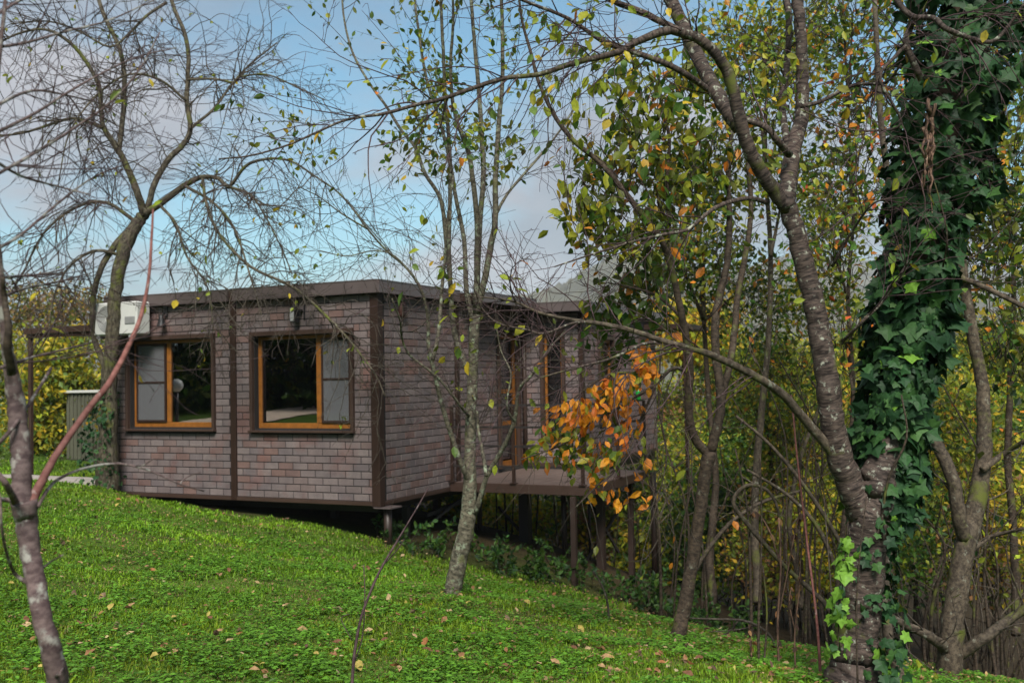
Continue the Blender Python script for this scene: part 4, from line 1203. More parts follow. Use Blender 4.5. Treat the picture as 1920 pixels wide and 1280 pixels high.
# --- leaning persimmon-like tree with green and orange leaves
T = Tree("leaning_tree", "slim leaning dark trunk with green and orange leaves, standing on the lawn edge", "tree", foot(1268, 1205, 8.0), MT['dark'], MT['twig'])
Yt = 8.0
T.limb([(1258, 1235), (1268, 1200), (1285, 1130), (1300, 1040), (1312, 960), (1322, 890), (1329, 848)], [40, 34, 31, 28, 27, 28, 32], Yt, Yt + .1, 'trunk', .02, 5, 14, .03)
L = [T.limb([(1327, 853), (1301, 817), (1291, 763), (1294, 691), (1284, 620), (1272, 560), (1258, 500), (1240, 450), (1214, 416), (1165, 352), (1127, 307), (1082, 270), (1049, 232), (1026, 191), (1007, 146), (996, 101), (981, 49), (972, -10)], [20, 18, 17, 15, 14, 12, 10, 9, 7, 5], Yt + .1, Yt - .2),
     T.limb([(1332, 846), (1345, 799), (1352, 745), (1343, 673), (1341, 602), (1348, 558), (1363, 494), (1368, 420), (1365, 330), (1372, 240), (1380, 120)], [22, 20, 18, 15, 11, 7], Yt + .1, Yt + .5),
     T.limb([(1350, 765), (1370, 673), (1377, 620), (1384, 548), (1398, 476), (1408, 400), (1402, 300)], [16, 15, 13, 10], Yt + .2, Yt + .8),
     T.limb([(1262, 510), (1256, 450), (1251, 337), (1255, 262), (1240, 187), (1232, 100)], [10, 9, 7, 4], Yt, Yt + .5),
     T.limb([(1296, 700), (1262, 690), (1230, 720), (1190, 745), (1150, 770), (1110, 790), (1060, 830), (1010, 850), (975, 862)], [9, 7, 5, 4, 2.5], Yt + .05, Yt - .5),
     T.limb([(1230, 720), (1200, 790), (1170, 860), (1120, 910), (1080, 950)], [6, 5, 3], Yt - .1, Yt - .5),
     T.limb([(1240, 705), (1200, 700), (1150, 700), (1110, 720), (1060, 760), (1020, 790)], [6, 4, 2.5], Yt, Yt - .3),
     T.limb([(1240, 640), (1235, 760), (1250, 850), (1235, 930), (1215, 1000)], [5, 4, 2.5], Yt - .2, Yt - .4),
     T.limb([(1300, 620), (1240, 560), (1190, 540), (1140, 530)], [8, 6, 3], Yt, Yt + .3)]
lst = dict(L=(.3, .8), r=(.0025, .005), wig=.14, grav=-.03, kids=4, lev=1, ang=(25, 65))
for k, a in enumerate(L): T.sprout(a, 16, lst, .15, 1.0)
T.leaf_tips(.05, (.06, .10), [(YG, 3), (OLIVE, 2), (ORG, 1)], 1, .9, 'oval')
T.leaf_tips(.35, (.06, .11), [(YG, 3), (OLIVE, 3), (GREEN, 1), (YEL, 1)], 1, .9, 'oval', lambda p: p[2] > 2.6)
T.clouds([(1150, 300, 90, 60, 8.2, .7), (1220, 220, 80, 70, 8.3, .7), (1120, 400, 90, 55, 8.3, .7), (1200, 440, 90, 50, 8.2, .6), (1250, 360, 70, 60, 8.3, .6), (1290, 130, 70, 70, 8.4, .7), (1170, 130, 70, 50, 8.2, .5), (1330, 300, 70, 80, 8.5, .7)],
         105, (.075, .125), [(OLIVE, 3), (GREEN, 3), (YG, 3), (YEL, 1), (ORG, .45)], 6, 'oval', .13, .9)
T.clouds([(1150, 590, 60, 55, 8.7, .4), (1180, 520, 60, 40, 8.7, .4), (1230, 560, 50, 60, 8.7, .4), (1140, 650, 40, 40, 8.8, .3)], 90, (.09, .14), [(GREEN, 5), (OLIVE, 2), (YG, 1), (ORG, .5)], 6, 'oval', .12, .9)
# the flame coloured spray over the deck: each leaf its own
T.done()
orm = []
for c in ((.60, .20, .016), (.66, .28, .02), (.52, .13, .018), (.60, .19, .035), (.16, .19, .025), (.075, .13, .02), (.30, .26, .03)):
    m = MB(); v = OVAL_V.copy(); v[:, 2] += rng.normal(0, .03, len(v)); m.add(v, OVAL_Q, OVAL_T, c)
    me = m.mesh("large_leaf"); me.materials.append(MT['leaf']); orm.append(me)
spots = [(1090, 770, 50, 30, 72, 0), (1150, 735, 55, 45, 66, 0), (1210, 685, 40, 45, 40, 0), (1050, 810, 50, 30, 34, 1), (1100, 850, 70, 40, 46, 1), (1180, 800, 40, 40, 20, 0), (1130, 920, 45, 40, 16, 0), (1010, 850, 40, 20, 12, 1), (1200, 900, 40, 60, 9, 0)]
extra = MB()
for (px_, py_, rx, ry, n, mix) in spots:
    m_ = int(n * (.35 if mix == 0 else 1.2)); u = rand_dirs(m_) * (rng.random((m_, 1)) ** .45)
    pos = np.array([P(px_ + rx * 1.15 * a[0], py_ + ry * 1.15 * a[2], 7.75 + .4 * a[1]) for a in u])
    pl_ = [((.60, .20, .016), 5), ((.66, .28, .02), 4), ((.50, .12, .018), 2), (YG, 1), (GREEN, .6)] if mix == 0 else [((.60, .22, .02), 2.5), (YG, 3), (GREEN, 3), (OLIVE, 2)]
    add_leaves(extra, pos, rand_dirs(m_) * .75 + [-.2, 0, -.8], rand_dirs(m_) * .7 + [0, -.6, .5], rng.uniform(.055, .10, m_), pick(pl_, m_), 'oval')
    for _ in range(n):
        a = rand_dirs(1)[0] * rng.uniform(0, 1) ** .5
        p = P(px_ + rx * a[0], py_ + ry * a[2], 7.65 + .35 * a[1])
        x = nrm(rand_dirs(1)[0] * .75 + np.array([-.2, 0, -.8])); z = rand_dirs(1)[0] * .7 + np.array([0, -.6, .5]); z = nrm(z - x * np.dot(z, x)); y = np.cross(z, x)
        s_ = rng.uniform(.06, .105)
        wts = (5, 4, 3, 2, 1.2, .6, 1) if mix == 0 else (2, 1.5, 1, .6, 4, 4, 3)
        o = bpy.data.objects.new("leaf", orm[random.choices(range(7), wts)[0]])
        mm = Matrix.Identity(4)
        for k in range(3):
            mm[k][0], mm[k][1], mm[k][2], mm[k][3] = x[k] * s_, y[k] * s_, z[k] * s_, p[k] - T.base[k]
        o.matrix_local = mm
        link(o, T.root)

extra.build('spray_leaves', MT['leaf'], T.root, False, T.base, kind='stuff')

# --- other trunks at the wood's edge
def simple_tree(name, label, base, limbs, bark, clouds=None, pal=None, size=(.08, .12), dens=20, per=6, sp_=8, tips=.0, tpl='simple', group=None, rad=.2, st=None, twm='twig'):
    t = Tree(name, label, "tree", base, MT[bark], MT[twm], group)
    for k, (pts, w, Y0, Y1) in enumerate(limbs):
        a = t.limb(pts, w, Y0, Y1, 'trunk' if k == 0 else 'branch', .08, 4, 12 if k == 0 else 8, .04)
        if sp_: t.sprout(a, sp_, st or dict(L=(.4, 1.2), r=(.003, .007), wig=.14, grav=0, kids=3, lev=1), .35 if k == 0 else .1, 1)
    if tips: t.leaf_tips(tips, size, pal, 1, .8, tpl)
    if clouds: t.clouds(clouds, dens, size, pal, per, tpl, rad)
    return t.done()
MIX = [(GREEN, 4), (OLIVE, 4), (YG, 2.5), (YEL, 1), (ORG, .5), (DKG, 2)]
simple_tree("forked_tree", "grey forked tree with mossy low limbs at the edge of the thicket", foot(1780, 1262, 8.3),
    [([(1778, 1300), (1780, 1250), (1785, 1180), (1798, 1090), (1812, 1010), (1825, 970), (1842, 880), (1846, 790), (1840, 710), (1826, 640), (1812, 560), (1800, 480), (1790, 380), (1800, 250), (1790, 100), (1800, -20)], [62, 54, 47, 44, 42, 34, 28, 26, 24, 22, 18, 14, 12], 8.3, 8.4),
     ([(1810, 1010), (1798, 970), (1790, 915), (1770, 858), (1745, 800), (1740, 720), (1745, 600), (1752, 480)], [32, 30, 28, 22, 16, 12], 8.3, 8.6),
     ([(1782, 1225), (1742, 1192), (1700, 1172), (1660, 1150)], [26, 20, 14], 8.3, 8.1), ([(1790, 1232), (1850, 1192), (1900, 1155), (1960, 1120)], [28, 22, 16], 8.3, 8.2),
     ([(1842, 880), (1880, 852), (1930, 822)], [16, 13, 11], 8.3, 8.1), ([(1822, 1030), (1860, 1005), (1930, 988)], [14, 10, 7], 8.3, 8.1), ([(1800, 520), (1850, 540), (1930, 580)], [14, 12, 10], 8.4, 8.2)],
    'grey', [(1850, 480, 90, 90, 9.2, .9), (1880, 650, 80, 70, 9.0, .7), (1880, 330, 80, 120, 9.2, .9), (1780, 560, 60, 60, 9.0, .5)], MIX, (.07, .12), 110, 6, 8, .1)
simple_tree("slim_curved_tree", "slim curved grey trunk standing close behind the ivy column", foot(1690, 1288, 7.3),
    [([(1704, 1330), (1692, 1285), (1674, 1225), (1660, 1160), (1657, 1100), (1667, 1020), (1676, 950), (1686, 870), (1692, 790), (1696, 650), (1690, 520), (1670, 380), (1650, 200), (1640, 0)], [28, 25, 22, 21, 20, 18, 17, 16, 14, 11], 7.3, 7.8)], 'grey', None, MIX, sp_=6)

# background trees of the wood: each its own trunk and crown
btrees = [
 ("tall background tree with yellow green leaves behind the cherry's fork", 12.2, [(1420, 1090), (1415, 950), (1425, 800), (1440, 650), (1445, 480), (1435, 300), (1440, 120), (1450, -40)], 20, [(1420, 180, 110, 110, 12.4, 1.2), (1480, 330, 90, 80, 12.4, 1), (1380, 60, 110, 70, 12.4, 1), (1500, 80, 90, 100, 12.6, 1.2)], 0),
 ("background tree with broad green and rust leaves between the cherry and the ivy column", 10.5, [(1570, 1180), (1575, 1050), (1590, 900), (1600, 740), (1590, 560), (1600, 400), (1590, 200), (1580, 0)], 16, [(1590, 330, 90, 90, 10.6, .9), (1620, 180, 90, 90, 10.8, 1), (1560, 480, 80, 70, 10.6, .8), (1600, 40, 90, 80, 10.8, 1), (1580, 620, 60, 70, 10.8, .7)], 2),
 ("dense green background tree behind the leaning trunk", 13.5, [(1335, 1100), (1330, 1040), (1338, 960), (1342, 890), (1330, 760), (1320, 600), (1310, 450), (1300, 250)], 22, [(1320, 480, 100, 90, 13.6, 1.2), (1400, 560, 90, 80, 13.8, 1), (1310, 330, 90, 100, 13.6, 1.2), (1260, 480, 80, 70, 13.4, .9)], 1),
 ("leafy background tree over the right edge of the wood", 11.5, [(1905, 1150), (1900, 1000), (1890, 850), (1895, 700), (1900, 500), (1880, 300), (1890, 100), (1900, -40)], 20, [(1880, 180, 100, 140, 11.6, 1.2), (1930, 420, 90, 120, 11.6, 1.2), (1830, 60, 90, 80, 11.8, 1), (1900, 620, 80, 80, 11.6, .9)], 1),
 ("thin background tree with sparse olive leaves near the cherry trunk's middle", 14.0, [(1500, 1100), (1480, 980), (1500, 860), (1540, 740), (1530, 600), (1520, 480)], 14, [(1520, 560, 90, 70, 14.2, 1), (1480, 680, 70, 60, 14.2, 1), (1560, 420, 80, 70, 14.2, 1)], 0),
 ("golden leaved tree standing beyond the cabin's rear wing", 24.0, [(1290, 1000), (1288, 900), (1285, 780), (1280, 650)], 22, [(1280, 640, 70, 60, 24, 1.8), (1330, 620, 60, 50, 24, 1.6), (1260, 590, 40, 30, 24, 1)], 3),
 ("hazel tree with yellowing leaves in the gap by the thicket's end", 15.0, [(1720, 1130), (1730, 980), (1715, 840), (1730, 700), (1740, 560)], 18, [(1760, 760, 90, 80, 15, 1.2), (1700, 880, 70, 80, 15, 1), (1850, 800, 90, 90, 15.3, 1.2), (1660, 980, 60, 70, 14.6, 1)], 0),
 ("tall hazel tree with thinning leaves above the thicket", 16.5, [(1450, 1080), (1455, 950), (1440, 820), (1450, 700), (1460, 560)], 16, [(1440, 780, 90, 80, 16.5, 1.3), (1380, 700, 80, 70, 16.6, 1.2), (1500, 850, 80, 70, 16.4, 1), (1560, 760, 90, 80, 16.4, 1.1)], 0)]
PALS = [[(OLIVE, 4), (YG, 4), (GREEN, 3), (YEL, 1.5), (ORG, .3)], MIX, [(GREEN, 4), (OLIVE, 4), (YG, 2), (ORG, 1), (RED, .3), (YEL, .6)], [(YEL, 4), (YG, 3), (ORG, .8), (OLIVE, 1)]]
PALS = [[(tuple(c_ * 1.25 for c_ in c), w_) for c, w_ in pl_] for pl_ in PALS]
for (lab, Y, pts, w, cl, pk) in btrees:
    far = Y > 20
    base = foot(pts[0][0], pts[0][1], Y)
    l0 = [(pts[0][0], pts[0][1] + 40)] + pts
    lm = [(l0, [w, w * .8, w * .5, w * .25], Y, Y + .4)]
    for (cx, cy, rx, ry, cy_, _) in cl:
        k = min(range(len(pts)), key=lambda q: abs(pts[q][1] - (cy + 90)))
        lm.append(([pts[k], ((pts[k][0] + cx) / 2, (pts[k][1] + cy) / 2 - 12), (cx, cy - ry * .3)], [w * .45, w * .3, w * .12], Y + .1, cy_))
    simple_tree("wood_tree" if not far else "golden_tree", lab, base, lm, 'dark' if pk != 0 else 'grey', cl, PALS[pk], (.07, .115) if not far else (.12, .2), 105 if not far else 80, 6, 7, .0, 'simple', None, .24)

# --- thicket: bushes and bare stems
bsp = [(1230, 1040, 80, 100, 18.5), (1330, 1010, 90, 120, 17.5), (1440, 1020, 90, 110, 15.5), (1540, 1010, 90, 120, 15.0), (1640, 1000, 80, 120, 14.2), (1740, 1010, 80, 110, 13.2), (1850, 1000, 90, 130, 12.8), (1940, 960, 80, 140, 12.2),
       (1290, 900, 90, 90, 20.5), (1400, 880, 100, 90, 20), (1520, 870, 100, 100, 19), (1640, 860, 100, 100, 18.5), (1790, 850, 110, 100, 18), (1920, 830, 90, 100, 17), (1330, 780, 90, 70, 24), (1480, 760, 100, 70, 24), (1660, 740, 120, 80, 24), (1850, 730, 120, 80, 23),
       (1100, 990, 80, 60, 20), (960, 985, 80, 60, 20), (840, 960, 60, 50, 19), (1170, 960, 70, 70, 21)]
bsp += [(1300, 860, 110, 90, 23), (1420, 800, 110, 90, 22), (1560, 820, 120, 100, 21.5), (1700, 800, 120, 100, 21), (1840, 780, 120, 110, 20.5), (1960, 760, 100, 120, 20), (1350, 950, 110, 80, 19.5), (1480, 960, 110, 90, 18.2),
        (1610, 940, 110, 90, 17.2), (1760, 930, 110, 100, 16.4), (1900, 900, 100, 110, 15.6), (1380, 680, 110, 60, 28), (1560, 680, 120, 60, 28), (1760, 670, 130, 70, 27), (1930, 660, 120, 80, 26), (1250, 760, 60, 50, 27), (1040, 960, 90, 50, 23), (900, 950, 80, 45, 23)]
desc = ["olive and yellow thicket bush", "dark green thicket bush", "brown tinged thicket bush", "yellow leaved thicket bush"]
TP = [[(OLIVE, 4), (YG, 3), (YEL, 1.2), (GREEN, 2)], [(GREEN, 4), (DKG, 3), (OLIVE, 2), (YG, .8)], [(BRN, 2.5), (OLIVE, 3), (YEL, 1), (YG, 1)], [(YEL, 2.4), (YG, 4), (OLIVE, 2)]]
TP = [[(tuple(c_ * 1.4 for c_ in c), w_) for c, w_ in pl_] for pl_ in TP]
for i, (px_, py_, rx, ry, Y) in enumerate(bsp):
    k = i % 4 if i < 22 else (0, 3, 0, 1, 3)[i % 5]
    b_ = foot(px_, py_ + ry, Y)
    t = Tree("thicket_bush", desc[k] + (" among the stems below the cabin deck" if px_ < 1250 else " on the slope behind the lawn's wooded edge"), "bush", b_, MT['dark'], MT['dark'], "bushes of the thicket")
    top = P(px_, py_, Y)
    for _ in range(7):
        e = top + rng.normal(0, 1, 3) * np.array([rx * Y / F * .6, .4, ry * Y / F * .5])
        t.tw.tube(smooth_pts([b_ + rng.normal(0, .15, 3) * [1, 1, 0] - [0, 0, .1], (b_ + e) / 2 + rng.normal(0, .15, 3), e], 3), np.linspace(.016, .005, 7), 4)
    t.clouds([(px_, py_, rx, ry, Y, 1.0), (px_ + rx * .5, py_ - ry * .4, rx * .6, ry * .6, Y + .3, .8), (px_ - rx * .4, py_ + ry * .3, rx * .6, ry * .6, Y - .2, .8)], 125 if Y < 17 else 110, (.06, .10) if Y < 17 else (.09, .14), TP[k], 6, 'simple', .22, .3, False)
    if t.tw.n: t.tw.build("stems", MT['dark'], t.root, True, t.base, kind='stuff'); t.tw = MB()
    t.done(crown='foliage')
# bare upright stems
for i in range(66):
    px_ = rng.uniform(1230, 1930); Y = rng.uniform(10.8, 15.5) - max(0, (px_ - 1500) / 420) * 2.0
    if i > 52: px_ = rng.uniform(880, 1230); Y = rng.uniform(16.5, 19.5)
    b_ = P(px_, 1000, Y); b_[2] = gz1(b_[0], b_[1])
    h = rng.uniform(1.6, 3.6)
    lean = rng.normal(0, .22, 2)
    pts = [b_ - [0, 0, .1], b_ + [lean[0] * .2 + rng.normal(0, .05), lean[1] * .2, h * .35], b_ + [lean[0] * .6 + rng.normal(0, .1), lean[1] * .5, h * .7], b_ + [lean[0] * 1.2 + rng.normal(0, .15), lean[1], h]]
    rt = thing("thicket_sapling", "slender bare brown sapling rising from the floor of the thicket" if i <= 52 else "slender bare brown sapling standing in the gloom under the cabin deck", "sapling", b_, 0.0, "bare stems of the thicket" if i <= 52 else "bare stems under the deck")
    m = MB(); r_ = rng.uniform(.009, .022)
    sp_ = smooth_pts(pts, 4); m.tube(sp_, np.linspace(r_, r_ * .35, len(sp_)), 6, .05); m.build("stem", MT['dark'], rt, True, b_)
    m = MB()
    for _ in range(rng.integers(2, 6)):
        q = sp_[rng.integers(4, len(sp_) - 1)]; d = nrm(rng.normal(0, 1, 3) + [0, 0, .8]); L_ = rng.uniform(.3, .9)
        m.tube(smooth_pts([q, q + d * L_ * .5 + rng.normal(0, .04, 3), q + d * L_ + rng.normal(0, .08, 3)], 3), np.linspace(r_ * .45, .002, 7), 4)
    m.build("twigs", MT['grey'], rt, True, b_, kind="stuff")

# ------------------------------------------------------------------ left background: hedge, trees, shed, path
HEDGE = [((.32, .34, .03), 5), ((.50, .38, .03), 3), (OLIVE, 2), (PALEG, 2)]
simple_tree("yellow_green_tree", "bushy yellow green tree behind the left canopy post", foot(110, 870, 21), [([(112, 900), (112, 840), (116, 780), (120, 700)], [14, 12, 8, 5], 21, 21)], 'dark',
            [(90, 720, 60, 90, 21, 1.0), (140, 690, 60, 80, 21, 1.0), (170, 780, 40, 60, 21.5, .8), (60, 800, 50, 60, 21, .8), (120, 790, 60, 60, 20.8, .8), (20, 700, 50, 80, 22, 1)], HEDGE, (.10, .17), 130, 7, 4, 0, 'simple', None, .26)
simple_tree("brown_leaved_tree", "tall thinning tree with brown autumn leaves far behind the canopy", foot(130, 860, 32), [([(130, 880), (128, 760), (120, 650), (115, 560)], [16, 13, 10, 5], 32, 32)], 'dark',
            [(70, 570, 70, 45, 32, 2), (150, 570, 70, 40, 32, 2), (100, 610, 90, 40, 32, 2), (200, 600, 60, 40, 32, 2), (20, 590, 50, 50, 32, 2)], [((.24, .15, .07), 4), (OLIVE, 2.5), (YEL, .8)], (.11, .17), 34, 6, 5, 0, 'simple', None, .3)
for i, (px_, py_, rx, ry, Y, lab, pal) in enumerate([(35, 880, 40, 26, 19.0, "low grey green lavender bush behind the canopy post", [((.10, .13, .07), 3), (GREEN, 2)]), (105, 868, 36, 24, 19.5, "low rounded green bush beside the olive cabinet", [(GREEN, 3), (PALEG, 2)]),
                                               (178, 762, 18, 34, 18.2, "small shrub with bright yellow leaves in front of the olive cabinet", [((.55, .36, .02), 4), (YEL, 3)]), (-20, 860, 60, 40, 20, "pale green bush at the left edge of the garden", [(PALEG, 3), (GREEN, 2)])]):
    b_ = foot(px_, py_ + ry, Y)
    t = Tree("garden_bush", lab, "bush", b_, MT['dark'], MT['dark'])
    e = P(px_, py_, Y)
    for _ in range(6): t.tw.tube(smooth_pts([b_ - [0, 0, .05], (b_ + e) / 2 + rng.normal(0, .08, 3), e + rng.normal(0, .2, 3)], 3), np.linspace(.014, .005, 7), 4)
    t.clouds([(px_, py_, rx, ry, Y, rx * Y / F)], 160, (.05, .09), pal, 7, 'simple', .12, .1, False)
    t.done(crown='foliage')

shed_b = foot(150, 856, 20.0)
sh = thing("storage_cabinet", "olive grey corrugated sheet cabinet with a white lid edge standing behind the old tree", "cabinet", shed_b, TH)
b = MB()
n = 24; hgt = 1.28
for k in range(n):
    x0 = -.35 + k * .05
    b.box(x0, x0 + .032, -.012 if k % 2 else 0, .6, 0.02, hgt)
    b.box(x0 + .032, x0 + .05, .012, .6, 0.02, hgt)
b.build("corrugated_panel", MT['shed'], sh)
b = MB(); b.box(-.42, .90, -.06, .66, hgt + .002, hgt + .05, None, .005); b.build("lid", MT['white'], sh)
b = MB(); b.box(-.36, .86, -.02, .61, -.1, .018); b.build("base", MT['rust'], sh)

# paved path to the left entrance
pm = MB()
pa = [P(x, y, 1)[:2] for x, y in ()]
for k in range(14):
    t0, t1 = k / 14, (k + 1) / 14
    def edge(t, s):
        c = np.array([-5.9 - 3.0 * t, 16.2 - .3 * t]); return c + s * np.array([0, .55])
    q = [edge(t0, -1), edge(t1, -1), edge(t1, 1), edge(t0, 1)]
    zs = [gz1(*p_) for p_ in q]
    q0 = np.mean(q, 0); q = [q0 + (p_ - q0) * .975 for p_ in q]
    v = [(p_[0], p_[1], z_ + .035) for p_, z_ in zip(q, zs)] + [(p_[0], p_[1], z_ - .06) for p_, z_ in zip(q, zs)]
    o = MB(); o.add(v, [(0, 3, 2, 1), (0, 1, 5, 4), (1, 2, 6, 5), (2, 3, 7, 6), (3, 0, 4, 7)])
    if k == 0:
        path = MB(); path.add([(-5.8, 15.55, gz1(-5.8, 15.55) - .01), (-9, 15.3, gz1(-9, 15.3) - .01), (-9, 16.5, gz1(-9, 16.5) - .01), (-5.8, 16.85, gz1(-5.8, 16.85) - .01)], [(0, 3, 2, 1)])
        path = path.build("path", MT['stone'], None, kind="structure", label="short paved path to the cabin's left entrance")
    o.build("paving_slab", MT['stone'], path)

# things beyond the left edge that the windows mirror: globe lamp, pale path, dark trees
gl = np.array([-12.2, 11.8]); gzl = gz1(*gl)
lp = thing("garden_lamp", "white globe garden lamp on a black post, mirrored in the outer window", "lamp", (gl[0], gl[1], gzl))
m = MB(); m.tube([(gl[0], gl[1], gzl - .05), (gl[0], gl[1], 1.50)], [.045, .04], 10); m.build("post", MT['black'], lp, True)
m = MB(); ns = 16
V = [(gl[0] + .14 * math.sin(math.pi * j / 10) * math.cos(2 * math.pi * i / ns), gl[1] + .14 * math.sin(math.pi * j / 10) * math.sin(2 * math.pi * i / ns), 1.62 + .14 * math.cos(math.pi * j / 10)) for j in range(11) for i in range(ns)]
m.add(V, [(j * ns + i, (j + 1) * ns + i, (j + 1) * ns + (i + 1) % ns, j * ns + (i + 1) % ns) for j in range(10) for i in range(ns)])
m.build("globe", MT['white'], lp, True)
m = MB(); k = 30
xs = np.linspace(0, 1, k)
V = []
for x in xs:
    c = np.array([-10.2 - 6.5 * x, 13.8 - 9 * x])
    for s in (-.8, .8):
        V.append((c[0] + s * .75, c[1] - s * .5, gz1(c[0] + s * .75, c[1] - s * .5) + .03))
m.add(V, [(2 * i, 2 * i + 2, 2 * i + 3, 2 * i + 1) for i in range(k - 1)])
m.build("garden_path", plain("pale_paving", (.66, .52, .40), .9), None, kind="structure", label="pale garden path beyond the lamp")
for i, (x, y, h) in enumerate([(-17, 16, 7), (-18.5, 13, 8.5), (-17, 10.5, 8), (-18.5, 8.2, 9), (-16.8, 6, 8), (-18, 3.6, 9), (-16, 1.2, 8), (-17.5, 20.5, 6), (-14.5, -2.5, 8)]):
    b_ = np.array([x, y, gz1(x, y)])
    t = Tree("garden_tree", "dark leafy garden tree beyond the lawn, mirrored in the windows", "tree", b_, MT['dark'], MT['dark'], "trees of the garden mirrored in the windows")
    t.wood(smooth_pts([b_ - [0, 0, .1], b_ + [.1, .05, h * .4], b_ + [0, .1, h * .85]], 4), np.linspace(.16, .04, 9), 'trunk', 8)
    m_ = 900
    c = b_ + np.array([0, 0, h * .46]) + rand_dirs(m_) * (rng.uniform(0, 1, (m_, 1)) ** .4) * np.array([2.1, 2.1, h * .5])
    c[:200] = b_ + np.array([0, 0, .9]) + rand_dirs(200) * np.array([2.3, 1.5, 1.2])
    pos = np.repeat(c, 6, 0) + rng.normal(0, .25, (m_ * 6, 3))
    add_leaves(t.lf, pos, rand_dirs(len(pos)) + [0, 0, -.4], rand_dirs(len(pos)), rng.uniform(.22, .38, len(pos)), pick([(GREEN, 3), (DKG, 3), (OLIVE, 2), (YG, .6)], len(pos)), 'simple')
    t.done()

# ------------------------------------------------------------------ plants and sticks on the lawn
def stick(name, label, cat, polys, Y, mat, leaves=None, group=None, base_px=None):
    b_ = foot(*(base_px or (polys[0][0][0][0], min(polys[0][0][0][1], 1300))), Y)
    rt = thing(name, label, cat, b_, 0.0, group)
    tips = []
    for k, (pts, w) in enumerate(polys):
        p3 = np.array([P(x, y, Y + .04 * k) for x, y in pts])
        if k == 0: p3 = np.vstack([[p3[0][0], p3[0][1], gz1(p3[0][0], p3[0][1]) - .06], p3])
        r_ = np.interp(np.linspace(0, 1, len(p3)), np.linspace(0, 1, len(w)), w) / 2 * Y / F
        a = smooth_pts(np.hstack([p3, r_[:, None]]), 4)
        m = MB(); m.tube(a[:, :3], np.maximum(a[:, 3], .001), 6, .06); m.build("stem" if k == 0 else "twig", mat, rt, True, b_)
        tips += list(a[len(a) // 3:, :3])
    if leaves:
        n, size, pal = leaves
        q = np.array([tips[rng.integers(len(tips))] for _ in range(n)])
        m = MB(); add_leaves(m, q, rand_dirs(n) * .5 + [0, 0, -1], rand_dirs(n), rng.uniform(*size, n), pick(pal, n)); m.build("dry_leaves", MT['dryleaf'], rt, False, b_, kind="stuff")
stick("bare_sapling", "thin bare sapling leaning to a forked tip on the near lawn", "sapling", [([(660, 1290), (664, 1230), (674, 1170), (690, 1120), (712, 1070), (738, 1025), (762, 985), (784, 948), (803, 915)], [7, 6, 5, 3.5, 2.6]), ([(722, 1055), (745, 1030), (758, 1010)], [3, 2]), ([(664, 1245), (680, 1190), (684, 1120), (682, 1058)], [3, 2]), ([(660, 1200), (640, 1160), (655, 1150)], [2, 1.4])], 5.6, MT['purple'])
stick("dead_twig", "grey dead twig bowing out of the grass right of the deck post", "twig", [([(1141, 1170), (1140, 1135), (1130, 1100), (1112, 1070)], [5, 4, 3])], 9.0, MT['twig'])
stick("fallen_branch", "short dead branch lying across the lawn", "branch", [([(768, 1198), (785, 1196), (805, 1205), (822, 1212)], [5, 6, 4])], 7.4, MT['dark'])
stick("fallen_branch", "pale curved twig lying on the near lawn", "branch", [([(935, 1238), (965, 1241), (1000, 1236), (1025, 1228)], [3, 4, 2.5])], 6.9, MT['twig'])
stick("tall_dead_stem", "tall dark dead stem standing near the cherry's foot", "stem", [([(1424, 1275), (1422, 1180), (1426, 1080), (1428, 970), (1425, 850)], [6, 5, 5, 4, 3]), ([(1430, 1275), (1438, 1150), (1430, 1060)], [4, 3])], 6.9, MT['dark'])
stick("tall_dead_stem", "thin leaning reddish stem beside the cherry trunk", "stem", [([(1537, 1240), (1530, 1150), (1515, 1030), (1503, 930), (1492, 830), (1484, 740)], [6, 5, 4, 3])], 6.4, MT['shoot'])
stick("tall_dead_stem", "thin straight stem close against the cherry trunk", "stem", [([(1566, 1260), (1560, 1130), (1550, 1000), (1545, 930)], [4, 3, 2])], 6.2, MT['twig'])
stick("dry_weed", "withered brown weed with curled leaves on the lawn's edge", "weed", [([(1462, 1275), (1458, 1170), (1464, 1060), (1460, 970)], [5, 4, 3]), ([(1461, 1150), (1475, 1080), (1490, 1000), (1500, 960)], [3, 2]), ([(1463, 1060), (1445, 1000), (1420, 960), (1405, 965)], [3, 2])], 7.0, MT['dead'], (46, (.03, .06), [((.045, .025, .018), 3), (BRN, 1)]))
stick("dry_weed", "second withered weed with drooping dark leaves nearer the cherry", "weed", [([(1492, 1265), (1490, 1190), (1498, 1110), (1500, 1050)], [4, 3, 2]), ([(1490, 1180), (1480, 1130), (1484, 1100)], [3, 2])], 6.8, MT['dead'], (34, (.03, .055), [((.05, .03, .02), 3), (BRN, 1)]))
stick("dry_weed", "small withered weed with hanging brown leaves by the dark dead stem", "weed", [([(1410, 1270), (1408, 1210), (1404, 1170)], [4, 3, 2])], 6.9, MT['dead'], (20, (.03, .05), [((.05, .03, .02), 3), (BRN, 1)]))
stick("low_branch", "long grey fallen branch arching over the lawn behind the leaning trunk", "branch", [([(1450, 1200), (1425, 1175), (1390, 1162), (1340, 1160), (1290, 1158)], [4, 5, 5, 3]), ([(1420, 1172), (1380, 1180), (1330, 1184)], [3, 2]), ([(1385, 1162), (1365, 1185), (1330, 1205)], [3, 2])], 8.6, MT['twig'])
